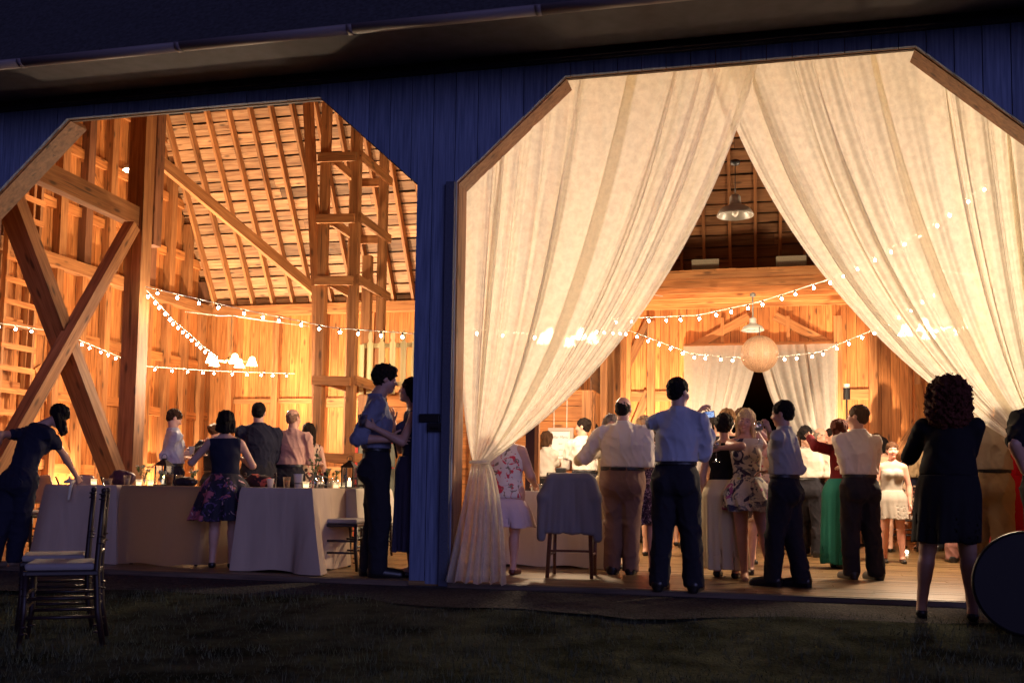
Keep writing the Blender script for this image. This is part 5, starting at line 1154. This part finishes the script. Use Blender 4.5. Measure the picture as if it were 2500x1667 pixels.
def blob_bag(nm, px, Y, size, label, mat, strap=None, cat='bag', z=TZ+.006, rz=0, seed=1):
    G = SDF([-size[0]-.06, -size[1]-.06, -.03], [size[0]+.06, size[1]+.06, size[2]*1.6+.05], .007); a, b, c = size
    G.ell((0, 0, c*.45), (a, b, c*.55), None, .02); G.ell((-a*.35, 0, c*.6), (a*.5, b*.7, c*.45), None, .03); G.wrinkle(.006, 26, seed); G.cut((0, 0, -1), 0)
    if strap: G.cone((a*.3, 0, c*.7), (a*1.05, -.02, .03), .014, .018, .02)
    V, Q = G.mesh(); o = link_mesh(nm, smooth_v(V, Q, 2), Q, mat); o.location = put(px, Y, z); o.rotation_euler = (0, 0, R(rz)); tag(o, label, cat); return o
blob_bag('purse', 455, .72, (.13, .06, .085), 'dark leather purse lying on the right end of the left table', plain('dark leather', (.02, .015, .018), .4))
blob_bag('bag', 299, 1.15, (.15, .07, .15), 'dark purple bag on the left table beside the brace foot', plain('dark purple cloth', (.05, .015, .035), .6), seed=3)
o = blob_bag('red_bag', 632, 1.25, (.17, .08, .12), 'red and black bag lying at the back of the small draped table', printed('red bag leather', (.03, .01, .012), [((.62, .12, .07), 5, .5, 1.3)]), True, seed=4, z=TZ+.006)
G = SDF([-.09, -.08, -.25], [.09, .08, .09], .005)     # cream napkin hanging over the table edge
G.cone((-.06, .0, .02), (.03, .0, .03), .016, .02, .02); G.cone((-.03, .0, .03), (-.01, .0, .06), .012, .01, .01); G.cone((.03, -.025, .01), (.05, -.055, -.02), .018, .016, .02); G.cone((.05, -.058, -.02), (.035, -.062, -.15), .016, .014, .01)
V, Q = G.mesh(); o = link_mesh('napkin', smooth_v(V, Q, 2), Q, plain('cream napkin', (.68, .62, .44), .8)); o.location = put(172, .47, TZ+.012); tag(o, 'cream napkin hanging over the edge of the left table', 'napkin')
# bar: framed menu, black payment printer with a cyan light, dark post beside the bartender
def menu():
    a, b = at(1338, 1044, Y=5.75), at(1399, 1128, Y=5.75); t = empty('menu_board', a, 'white menu sheet in a grey frame hanging by ribbons at the bar', 'sign'); wq, hq = b[0]-a[0], a[2]-b[2]
    mb = MB(); f_ = .05
    for lo_, hi_ in (((0, 0, -f_), (wq, .03, 0)), ((0, 0, -hq), (wq, .03, -hq+f_)), ((0, 0, -hq+f_+.001), (f_, .03, -f_-.001)), ((wq-f_, 0, -hq+f_+.001), (wq, .03, -f_-.001))): mb.box(lo_, hi_)
    mb.build('frame', plain('grey picture frame', (.45, .38, .32), .5), t); mb = MB(); mb.box((f_-.01, .012, -hq+f_-.01), (wq-f_+.01, .02, -f_+.01)); mb.build('sheet', plain('white sheet', (.86, .84, .80), .6), t)
    mb = MB()
    for x in (.08, wq-.1): mb.box((x, .005, .002), (x+.008, .008, 1.9))
    mb.build('ribbon', plain('white ribbon', (.85, .8, .7), .6), t)
    ink = plain('grey ink', (.25, .24, .24), .7)
    for i, (tx, sz) in enumerate((('Bar Menu', .055), ('beer', .034), ('wine', .034), ('soda', .034), ('water', .034), ('juice', .034))):
        cu = bpy.data.curves.new('lettering', 'FONT'); cu.body = tx; cu.size = sz; cu.align_x = 'CENTER'; cu.shear = .3; cu.extrude = .0006; o = bpy.data.objects.new('lettering', cu); col.objects.link(o)
        o.parent = t; o.location = (wq/2, .010, -f_-.10-i*.085); o.rotation_euler = (R(90), 0, 0); cu.materials.append(ink)
        dg = bpy.context.evaluated_depsgraph_get(); me = bpy.data.meshes.new_from_object(o.evaluated_get(dg)); o2 = bpy.data.objects.new('lettering', me); col.objects.link(o2); o2.parent = t; o2.location = o.location; o2.rotation_euler = o.rotation_euler; bpy.data.objects.remove(o)
menu()
def printer():
    p = at(1360, 1180, Y=4.2); t = empty('card_terminal', (float(p[0]), 4.2, .80), 'black payment printer with a small cyan light at the bar', 'terminal'); mb = MB(); mb.box((-.12, -.1, 0), (.14, .12, .20)); mb.build('case', M_BLK, t, bevel=.015)
    mb = MB(); mb.box((-.09, -.118, .12), (-.01, -.102, .19)); mb.build('screen', plain('grey screen', (.3, .28, .22), .2), t); mb = MB(); mb.sphere((.01, -.103, .07), .011, 10, 7); mb.build('light', glow('cyan lamp', (.1, .9, 1), 3), t)
    mb = MB(); mb.box((-.02, 0, .2005), (.10, .08, .26)); mb.build('lid', M_BLK, t, bevel=.01)
printer()
x0 = float(at(1283, 1100, Y=2.7)[0]); x1 = float(at(1305, 1100, Y=2.7)[0]); x2 = float(at(1315, 1100, Y=2.7)[0])
t = empty('bar_partition', (x0, 2.7, 0), 'dark upright panel with a pale wooden edge beside the bartender', 'partition'); mb = MB(); mb.box((0, 0, 0), (x1-x0, .05, 1.55)); mb.build('panel', plain('dark maroon panel', (.03, .006, .01), .5), t); mb = MB(); mb.box((x1-x0+.002, -.01, 0), (x2-x0, .07, 1.56)); mb.build('edge_board', W_BEAM, t)
# lamp post with black head left of the right aisle wall; chalk board with red frame at the granary
p = at(2067, 960, Y=8.6); t = empty('speaker_stand', (float(p[0]), 8.6, 0), 'slim stand with a small black and white spotlight right of the far curtains', 'stand'); h = float(at(2067, 945, Y=8.6)[2])
mb = MB(); mb.tube([(0, 0, 0), (0, 0, h-.2)], .014); mb.build('pole', M_IRON, t); mb = MB(); mb.tube([(0, 0, h-.2), (0, 0, h-.02)], .055, 14); mb.build('head', M_BLK, t); mb = MB(); mb.tube([(0, 0, h-.019), (0, 0, h+.05)], .05, 14); mb.build('cap', plain('white cap', (.8, .75, .65), .5), t)
for k in range(3): a = k*2.1; mb = MB(); mb.tube([(0, 0, .35), (math.cos(a)*.3, math.sin(a)*.3, .012)], .011); mb.build('leg', M_IRON, t)
a, b = at(866, 1074, Y=5.85), at(915, 1210, Y=5.85); t = empty('chalk_board', a, 'grey board in a red frame against the granary beside the kissing man', 'board'); wq, hq = b[0]-a[0]+.3, a[2]
mb = MB(); mb.box((.056, 0, -hq), (wq, .03, -.05)); mb.build('panel', plain('grey green board', (.12, .13, .10), .7), t); mb = MB(); mb.box((0, -.01, -hq), (.055, .04, 0)); mb.box((.056, -.01, -.048), (wq, .04, 0)); mb.box((.056, -.008, -.42), (wq, -.001, -.405)); mb.build('frame', plain('red frame', (.55, .04, .03), .5), t)
# round black table tipped on its edge at the far right of the lawn
cq = at(2514, 1460, Y=-1.25); rq = 127/F*float((cq-CP)@CF); t = empty('tipped_table', (float(cq[0]), -1.25, GZ-.03+rq+.002), 'round black table tipped on its edge at the right border of the lawn', 'table', None, R(-8))
mb = MB(); mb.lathe([(.001, -.02), (rq-.012, -.02), (rq, -.012), (rq, .012), (rq-.012, .02), (.001, .02)], n=64); o = mb.build('tabletop', plain('black laminate', (.008, .007, .010), .6), t, smooth=False, bevel=0); o.rotation_euler = (R(90), 0, 0)
mb = MB(); mb.lathe([(rq-.0, -.028), (rq+.006, -.02), (rq+.006, .02), (rq-.0, .028)], n=64); o = mb.build('rim', plain('dark steel rim', (.03, .027, .03), .5, metal=.6), t, smooth=True); o.rotation_euler = (R(90), 0, 0)
mb = MB(); mb.tube([(-.2, .03, -.2), (-.15, .42, -rq+.02)], .014); mb.tube([(.2, .03, -.2), (.15, .42, -rq+.02)], .014); mb.build('folded_leg', M_IRON, t)
# ================================================================ GUESTS (pixel anchors become real positions through the measured camera)
C = cloth
NAVY, BLK, WHT = C('navy cloth', (.014, .015, .032)), C('black cloth', (.010, .009, .012)), C('white cotton', (.66, .60, .52))
LBL, PINK, GREY = C('pale blue cotton', (.40, .42, .50)), C('pink cotton', (.52, .30, .25)), C('grey cotton', (.34, .32, .31))
KHK, BRN, MAR, TEAL = C('khaki twill', (.36, .26, .15)), C('brown trousers', (.20, .115, .085)), C('maroon cloth', (.16, .012, .02)), C('teal cloth', (.015, .16, .13))
CRMC, SILV, REDC = C('cream cloth', (.62, .54, .36)), C('silver cloth', (.42, .38, .34)), C('red cloth', (.42, .008, .03))
DENIM = C('dark trousers', (.018, .017, .024)); BLU2 = C('blue shirt cotton', (.18, .19, .27))
FLOR1 = printed('dark floral print', (.012, .010, .022), [((.42, .10, .12), 5.5, .58, 0), ((.60, .34, .34), 8, .66, 3), ((.10, .05, .14), 12, .6, 5)])
FLOR2 = printed('watercolour floral print', (.60, .54, .46), [((.035, .03, .07), 6, .55, 0), ((.36, .08, .22), 5, .61, 4), ((.20, .20, .24), 9, .60, 7), ((.50, .44, .16), 6, .66, 9)])
FLOR3 = printed('white fabric with red blooms', (.70, .60, .52), [((.62, .04, .06), 8, .57, 0), ((.22, .17, .12), 12, .62, 3)])
SEQ = printed('dark sequin lace', (.06, .02, .035), [((.36, .22, .24), 55, .55, 0), ((.01, .005, .01), 30, .56, 2)], dist=.5)
PAT = printed('patterned tan print', (.55, .40, .28), [((.04, .02, .02), 9, .52, 0), ((.50, .10, .08), 12, .62, 3)])
DK, BRH, BLD, GRYH, BLK_H, RDB = (.022, .013, .010), (.10, .045, .022), (.95, .66, .32), (.30, .25, .20), (.010, .007, .008), (.11, .028, .018)
# ---- left room
person('bend', 148, 988, H=1.66, sex='f', th=48, hth=95, nod=48, kind='tshirt', collar=False, top_c=NAVY, bot_c=NAVY, hair='hang', hc=BLK_H, sleeve=.24, Yp=.12,
       pose=dict(pel=(48, 1168, 0), shc=(92, 1052, .05), hd=(142, 1016, .02)), wr=(193, 1172, .25), er=(162, 1112, .12), wl=(-14, 1112, .1), el=(10, 1070, .05), hr='pinch', wide=1.12, fl=(-.52, .0), fr=(-.34, .10), sk=SK2,
       label='woman in dark top and trousers bending over the left table with one arm reaching down', shoec=(.2, .14, .1))
person('m2', 426, 999, H=1.74, th=82, hth=80, nod=26, top_c=LBL, bot_c=DENIM, hc=(.05, .022, .012), sleeve=.78, wr=(449, 1108, .02), wl=(455, 1118, .16), er=(415, 1112, -.05), hr='grip', label='man in a pale blue shirt looking down at his cup beside the tall post')
person('w3', 552, 1004, feet=1384, sex='f', th=5, kind='dress', top_c=NAVY, skirt_c=FLOR1, hair='bob', hc=BLK_H, hem=.30, flare=1.75, wide=1.12, wl=(486, 1112, .28), el=(486, 1108, -.02), wr=(590, 1120, .25), er=(603, 1108, .0), waist=.62, label='woman seen from behind in a dark sleeveless dress with pink flowers on the skirt')
person('w4', 524, 1034, H=1.62, sex='f', th=35, kind='shirt', top_c=BLK, bot_c=BLK, hair='bun', hc=BRH, wl=(492, 1082, .2), label='woman with a brown bun mostly hidden behind the floral-skirt woman')
person('m5', 632, 983, H=1.80, th=-6, hth=10, top_c=NAVY, bot_c=DENIM, hc=BLK_H, wide=1.22, wl=(640, 1160, .3), wr=(650, 1150, .3), el=(575, 1110, .0), er=(680, 1110, .0), tucked=False, label='broad man in a dark navy shirt with his back turned')
person('m6', 717, 999, H=1.74, th=22, hth=42, top_c=PINK, bot_c=DENIM, hair='fringe', hc=(.35, .2, .13), wide=1.06, wr=(775, 1130, .25), er=(748, 1118, -.05), wl=(700, 1110, .3), lean=(.03, .0), label='bald man in a pink shirt turned away toward the back wall')
person('w7', 755, 1033, H=1.62, sex='f', th=-5, hth=10, kind='dress', top_c=PAT, hair='long', hc=DK, hem=.3, label='long-haired woman in a patterned dress half hidden behind the bald man')
person('m8', 941, 892, Yp=.22, th=93, hth=84, nod=8, top_c=BLU2, bot_c=DENIM, hair='thick', hc=DK, sleeve=.62, wr=(950, 1072, -.24), er=(770, 1085, -.22), wl=(985, 1050, .3), hoff=(.07, .0), lean=(-.01, 0), fl=(-.05, .12), fr=(.03, -.08), tie=BLK, sk=SK2, hr='flat', label='tall man in a blue shirt and dark tie kissing a woman beside the blue pillar', group='kissing couple by the pillar')
person('w9', 1003, 921, Yp=.36, sex='f', th=-90, hth=-86, nod=-8, kind='dress', top_c=C('dusky dress', (.07, .06, .10)), hair='bob', hc=BLK_H, hem=.12, flare=1.0, wr=(960, 1030, .2), er=(980, 1075, .2), wl=(915, 1044, -.36), el=(972, 1100, -.40), hoff=(-.04, 0), hl='grip', sk=SK2, label='dark-haired woman in a long dusky dress kissing the man, partly hidden by the pillar', group='kissing couple by the pillar')
# ---- big doorway, left part
person('w10', 1236, 1022, H=1.66, sex='f', th=25, kind='dress', top_c=FLOR3, skirt_c=C('pale pink skirt', (.60, .46, .46)), hair='bob', hc=BLD, hem=.30, flare=1.35, wide=1.5, wk=-.5, Yp=.9, wr=(1305, 1180, .2), wl=(1200, 1170, .3), label='woman in a white dress with red blooms standing half behind the tied curtain', shoec=(.12, .03, .02))
person('w11', 1335, 1054, H=1.60, sex='f', th=50, hth=60, nod=25, kind='shirt', top_c=WHT, bot_c=BLK, hair='bob', hc=BRH, wr=(1356, 1158, .1), er=(1336, 1132, .0), sleeve=.85, label='bartender with short brown hair leaning over the black terminal')
person('m12', 1424, 1021, H=1.74, th=-25, hth=-72, top_c=WHT, bot_c=DENIM, hc=DK, wl=(1368, 1168, .2), el=(1384, 1120, .0), wr=(1440, 1150, .3), label='dark-haired man in a white shirt facing left toward the bar menu')
person('m12b', 1443, 1032, H=1.76, th=-60, hth=-60, top_c=GREY, bot_c=DENIM, hc=BLK_H, label='dark-haired man almost hidden behind the man at the bar')
person('m13', 1522, 970, feet=1398, th=8, hth=18, top_c=WHT, bot_c=BRN, hair='fringe', hc=DK, wide=1.34, wr=(1603, 1112, .15), er=(1580, 1098, -.02), wl=(1462, 1100, .3), el=(1434, 1092, .0), label='balding heavy man in a white shirt and brown pleated trousers seen from behind')
person('w13b', 1492, 1012, H=1.56, sex='f', th=150, hth=175, kind='tshirtdress', top_c=CRMC, hair='bob', hc=GRYH, hem=.3, wr=(1455, 1105, -.35), er=(1447, 1096, -.1), label='grey-haired woman hidden in front of the balding man with her arm round his back')
person('w14', 1572, 1016, feet=1394, sex='f', th=-4, kind='dress', top_c=SEQ, hair='bob', hc=BLD, hem=.30, flare=.95, wide=1.15, wl=(1536, 1042, -.22), el=(1590, 1062, -.10), hl='flat', label='blonde woman in a dark sequinned dress with her arm across the balding man')
person('m15', 1656, 923, feet=1436, th=14, hth=42, top_c=LBL, bot_c=DENIM, hair='short', hc=BLK_H, wide=1.06, wl=(1700, 1014, .36), el=(.3, .4, -1), wr=(1731, 1058, .28), er=(1716, 1108, .04), hl='pinch', hr='grip', fl=(-.13, .0), fr=(.15, -.02), sleeve=.95, label='tall man in a pale blue shirt holding up a phone to film the dancers')
# ---- centre group
person('m16', 1742, 1017, H=1.68, th=55, hth=72, nod=-12, top_c=GREY, bot_c=DENIM, hc=DK, wide=1.1, wr=(1760, 1130, -.05), label='dark-haired man in a grey shirt behind the phone, looking right', sleeve=.7)
person('w17', 1776, 1000, H=1.70, sex='f', th=10, kind='dress', top_c=BLK, skirt_c=CRMC, hair='thick', hc=(.24, .12, .05), hem=.08, flare=1.05, label='woman with curly light brown hair behind the blonde woman')
person('w18', 1768, 1014, H=1.60, sex='f', th=12, kind='dress', top_c=BLK, skirt_c=CRMC, hair='thick', hc=DK, hem=.05, flare=1.12, wide=1.12, Yp=1.35, label='dark-haired woman in a black top and long cream skirt left of the blonde woman')
person('w18b', 1812, 998, H=1.72, sex='f', th=170, kind='dress', top_c=PAT, hair='thick', hc=BRH, hem=.35, label='brown-haired guest deepest in the centre group')
person('w19', 1820, 1000, feet=1412, sex='f', th=176, hth=186, tilt=-10, nod=6, kind='dress', top_c=FLOR2, hair='long', hc=BLD, hem=.40, flare=1.6, wide=1.04, wr=(1757, 1094, -.12), er=(1790, 1085, -.04), wl=(1872, 1070, .12), el=(1850, 1075, .02), fl=(.20, -.03), fr=(-.03, .0), hr='grip', shoec=(.55, .3, .2), smile=True, sk=(.60, .32, .23), waist=.62, label='blonde woman in a short dark and white floral dress facing the camera')
person('w19b', 1862, 1030, H=1.56, sex='f', th=178, kind='halter', top_c=PAT, hair='long', hc=DK, hem=.35, Yp=1.9, label='woman with bare shoulders between the blonde woman and the toasting man')
person('m20', 1911, 980, feet=1428, th=-74, hth=-72, nod=4, top_c=GREY, bot_c=DENIM, hair='short', hc=BLK_H, wide=1.12, wl=(1878, 1054, -.06), el=(1935, 1120, -.25), wr=(1880, 1150, .2), hl='grip', sleeve=.52, smile=True, fl=(-.10, 0), fr=(.14, .03), sk=SK2, label='smiling dark-haired man in a grey shirt raising a wine glass')
# ---- right part
person('m21', 1966, 1040, H=1.62, th=25, hth=20, top_c=WHT, bot_c=DENIM, hc=BLK_H, wide=1.12, wr=(2012, 1170, .1), er=(2022, 1128, -.05), lean=(.06, 0), hoff=(-.12, .0), label='black-haired man in a white shirt behind the toasting man')
person('m22', 2003, 1046, H=1.64, th=120, hth=105, nod=18, top_c=WHT, bot_c=DENIM, hair='fringe', hc=GRYH, sk=(.62, .30, .22), label='balding red-faced man at the back looking down')
person('w23', 2052, 1024, feet=1384, sex='f', th=52, hth=62, kind='tshirtdress', top_c=MAR, skirt_c=TEAL, hair='long', hc=RDB, hem=.03, flare=1.05, sleeve=.95, wl=(1976, 1068, .10), el=(2012, 1092, .05), wr=(2072, 1120, .2), hl='flat', label='long-haired woman in a maroon top and long teal skirt')
person('m24', 2094, 990, feet=1411, th=-32, hth=-68, top_c=WHT, bot_c=DENIM, hair='short', hc=(.14, .085, .05), wide=1.08, wl=(2052, 1100, .04), el=(2064, 1135, -.03), wr=(2075, 1140, .3), hl='grip', label='grey-blond man in a white shirt and dark trousers dancing with the woman in teal')
person('w25', 2154, 1068, H=1.56, sex='f', th=15, kind='dress', top_c=CRMC, hair='bob', hc=BLK_H, hem=.33, flare=1.0, wr=(2168, 1180, .1), er=(2178, 1165, -.05), label='dark-haired woman in a cream dress behind the white-shirt dancer')
person('w26', 2178, 1080, feet=1372, sex='f', th=170, hth=172, kind='halter', top_c=SILV, hair='short', hc=BRH, hem=.36, flare=1.1, wide=1.12, sk=(.72, .36, .28), smile=True, label='short-haired woman in a silver grey dress facing the camera at the back')
person('w27', 2220, 1082, H=1.52, sex='f', th=-20, kind='dress', top_c=NAVY, skirt_c=PAT, hair='bob', hc=BLD, hem=.35, wl=(2196, 1190, -.05), el=(2200, 1150, .0), label='blonde woman in a navy top carrying a patterned bag')
person('w28', 2316, 912, feet=1486, sex='f', th=2, hth=4, kind='tshirtdress', top_c=BLK, skirt_c=BLK, hair='curly', hc=RDB, hem=.315, flare=1.02, wide=1.18, wf=1.28, shr=.012, sleeve=.95, wl=(2268, 1046, .20), el=(2190, 1130, -.02), wr=(2348, 1050, .20), er=(2385, 1135, -.02), fl=(-.18, .03), fr=(.14, -.02), sk=SK2, label='curly auburn-haired woman in a black dress standing outside with elbows raised')
person('m29', 2400, 955, H=1.80, th=10, top_c=C('tan shirt', (.42, .36, .30)), bot_c=KHK, hc=DK, wide=1.1, Yp=1.1, wr=(2420, 1075, .1), er=(2435, 1130, -.05), label='man in a tan shirt and khaki trousers with his head behind the right curtain')
person('w30', 2455, 985, H=1.68, sex='f', th=-5, kind='tshirtdress', top_c=REDC, hair='long', hc=DK, hem=.10, flare=1.0, sleeve=.9, Yp=1.5, label='woman in a long red dress at the right behind the curtain')
person('m31', 2556, 880, H=1.80, th=20, kind='tshirt', top_c=BLK, bot_c=BLK, hc=DK, sleeve=.45, collar=False, tucked=False, Yp=-.35, wide=1.1, wl=(2502, 1150, -.02), el=(2494, 1100, -.02), label='person in a black T-shirt cut off by the right edge of the picture', sk=SK)
# ---- more guests in the crowd
person('x1', 1598, 1034, H=1.60, sex='f', th=20, kind='dress', top_c=REDC, hair='long', hc=BRH, hem=.3, label='woman in a red dress glimpsed between the balding man and the filming man')
person('x2', 1690, 1052, H=1.62, th=-20, top_c=C('olive cotton', (.30, .27, .18)), bot_c=DENIM, hc=BLK_H, wide=1.1, label='man in an olive shirt just behind the filming man')
person('x3', 1890, 1060, H=1.60, sex='f', th=160, kind='dress', top_c=C('rust cloth', (.30, .10, .04)), hair='bob', hc=BRH, hem=.1, label='woman in a rust dress behind the toasting man')
person('x4', 2026, 1066, H=1.68, th=-40, top_c=BLK, bot_c=BLK, hc=DK, label='man in black deep behind the woman in teal')
person('x5', 2128, 1076, H=1.60, th=60, top_c=GREY, bot_c=DENIM, hc=GRYH, label='grey-haired man behind the white-shirt dancer at the back')
person('x6', 2262, 1060, H=1.66, sex='f', th=30, kind='dress', top_c=MAR, hair='long', hc=DK, hem=.3, label='woman in maroon hidden behind the curly-haired woman')
person('x7', 2345, 1010, H=1.74, th=-15, top_c=PINK, bot_c=C('dusty trousers', (.25, .12, .11)), hc=BRH, label='man in dusty pink behind the curly-haired woman')
for i, (px, ty, sx, th_, tc, hh, hcc, lb) in enumerate([
    (1548, 1050, 'm', 170, GREY, 'short', DK, 'dark-haired man in grey at the very back left of the filming man'), (1630, 1062, 'f', 10, CRMC, 'long', BLD, 'blonde guest in cream at the very back behind the filming man'),
    (1708, 1060, 'f', 150, NAVY, 'long', DK, 'dark-haired guest in navy at the very back under the phone'), (1940, 1066, 'f', -30, REDC, 'bob', BRH, 'guest in red at the very back behind the toasting man'),
    (1982, 1070, 'm', 175, LBL, 'short', BRH, 'man in pale blue at the very back between the dancers'), (2076, 1072, 'f', 30, BLK, 'long', DK, 'guest in black at the very back behind the white-shirt dancer'),
    (2134, 1084, 'f', -160, PINK, 'bob', GRYH, 'grey-haired guest in pink beside the cream dress'), (2242, 1078, 'm', -10, WHT, 'short', DK, 'man in white at the very back left of the curly-haired woman'),
    (1722, 1036, 'm', 15, BLK, 'short', DK, 'man in black shirt close behind the cream skirt'), (1962, 1052, 'm', -70, GREY, 'thick', DK, 'man in grey close behind the toasting man'), (2138, 1058, 'm', -20, BLK, 'short', BRH, 'man in black right behind the white-shirt dancer'), (2030, 1046, 'm', 140, WHT, 'short', DK, 'man in white facing the woman in teal'), (2270, 1050, 'm', 15, KHK, 'short', DK, 'man in khaki behind the curly-haired woman'),
    (2300, 1050, 'm', 20, NAVY, 'short', BRH, 'man in navy at the very back behind the curly-haired woman')]):
    k = 'dress' if sx == 'f' else 'shirt'
    person('bg%d' % i, px, ty, H=1.60 if sx == 'f' else 1.70, sex=sx, th=th_, kind=k, top_c=tc, bot_c=None if sx == 'f' else DENIM, hair=hh, hc=hcc, hem=.3, res=.014, wl=(px-12, ty+95, .2), wr=(px+14, ty+92, -.15), label=lb)
# ---- things they hold
def held(nm, key, pos, build, label, cat, rz=0):
    t = empty(nm, pos, label, cat, None, rz); build(t); return t
def cupb(r, h, m, lq=None):
    def f(t):
        mb = MB(); mb.lathe([(.001, .003), (r*.75, 0), (r, h), (r+.003, h+.003), (r-.002, h-.001), (r*.7, .006), (.001, .006)], n=20); mb.build('cup_body', m, t, smooth=True)
        if lq: mb = MB(); mb.lathe([(.001, .008), (r*.7, .008), (r*.86, h*.6), (.001, h*.6)], n=18); mb.build('drink', plain('drink', lq, .2), t, smooth=True)
    return f
def wglass(t):
    mb = MB(); mb.lathe([(.001, .004), (.036, .002), (.036, .005), (.006, .012), (.004, .09), (.012, .10), (.036, .125), (.042, .155), (.037, .195), (.0365, .195), (.041, .155), (.035, .127), (.001, .108)], n=24); mb.build('bowl_and_stem', M_GLASS, t, smooth=True)
    mb = MB(); mb.lathe([(.001, .109), (.033, .128), (.038, .142), (.001, .142)], n=20); mb.build('wine', plain('white wine', (.65, .60, .42), .1), t, smooth=True)
def wristp(key, i, k=.10):
    a = PEOPLE[key]['arms'][i]; return l2w(key, a[2]+unit(a[2]-a[1])*k)
p = wristp('m2', 1); held('cup', 'm2', p-np.array([0, 0, .02]), cupb(.042, .10, plain('frosted plastic', (.6, .58, .55), .3)), 'pale plastic cup in the hands of the man in pale blue', 'cup')
p = wristp('w9', 0, .09); held('tumbler', 'w9', p+np.array([-.02, -.02, -.035]), cupb(.043, .10, M_GLASS, (.20, .17, .16)), 'clear plastic tumbler held between the kissing couple', 'cup')
p = at(1853, 1084, Z=None, Y=float(wristp('m20', 0)[1])-.02); held('wine_glass', 'm20', p, wglass, 'wine glass raised by the smiling man in grey', 'glass')
p = at(1749, 1128, Y=float(wristp('w19', 1)[1])-.02); held('wine_glass', 'w19', p, wglass, 'wine glass held low by the blonde woman on her right side', 'glass')
# phone
pp = at(1731, 1012, Y=float(wristp('m15', 0)[1])); dpp = float((pp-CP)@CF)/F; t = empty('phone', pp, 'bright phone held up sideways by the tall filming man', 'phone'); t.rotation_euler = (0, R(-8), 0); a, b = 14*dpp, 8.5*dpp
mb = MB(); mb.box((-a, 0, -b), (a, .009, b)); mb.build('body', M_BLK, t, bevel=.003)
def screen():
    m, tr, bs, o = newmat('phone screen image'); tc = N(tr, 'ShaderNodeTexCoord'); n = N(tr, 'ShaderNodeTexNoise'); n.inputs['Scale'].default_value = 38; tr.links.new(tc.outputs['Object'], n.inputs[0])
    cr = N(tr, 'ShaderNodeValToRGB'); cr.color_ramp.elements[0].color = (.06, .13, .5, 1); cr.color_ramp.elements[1].color = (.5, .68, 1, 1); cr.color_ramp.elements[0].position = .38; cr.color_ramp.elements[1].position = .6
    tr.links.new(n.outputs[0], cr.inputs[0]); e = N(tr, 'ShaderNodeEmission'); e.inputs[1].default_value = .9; tr.links.new(cr.outputs[0], e.inputs[0]); tr.links.new(e.outputs[0], o.inputs[0]); return m
mb = MB(); mb.box((-a*.82, -.0012, -b*.86), (a*.86, -.0002, b*.86)); mb.build('screen', screen(), t)
# patterned shoulder bag and wrist watch
G = SDF([-.2, -.1, -.25], [.2, .1, .2], .008); G.cone((0, 0, .12), (-.02, 0, -.10), .05, .13, .03, ((0, 1, 0), .45)); G.wrinkle(.006, 24, 3); V, Q = G.mesh(); o = link_mesh('shoulder_bag', smooth_v(V, Q, 2), Q, PAT); o.location = at(2216, 1200, Y=PEOPLE['w27']['base'][1]-.25); tag(o, 'large patterned shoulder bag beside the curly-haired woman', 'bag')
a_ = PEOPLE['w13b']['arms'][1]; t = PEOPLE['w13b']['body']; mb = MB(); d = unit(a_[2]-a_[1]); c0 = a_[2]-d*.035; u1 = unit(np.cross(d, [0, 0, 1.])); u2 = np.cross(d, u1); mb.tube([c0+(u1*math.cos(q)+u2*math.sin(q))*.031 for q in np.linspace(0, 6.283, 17)], .011, 6, cap=False); mb.build('watch', M_BLK, t, smooth=True)
# candle standing on the dance floor
p = at(2214, 1352, Z=0.0); t = empty('floor_candle', p, 'small candle glowing on the dance floor at the back', 'candle'); mb = MB(); mb.lathe([(.03, .0), (.035, .07), (.032, .07), (.027, .004)], n=16); mb.build('glass_cup', M_GLASS, t, smooth=True); mb = MB(); mb.sphere((0, 0, .03), .022, 10, 7); mb.build('flame', glow('flame', (1, .8, .5), 25), t, smooth=True)
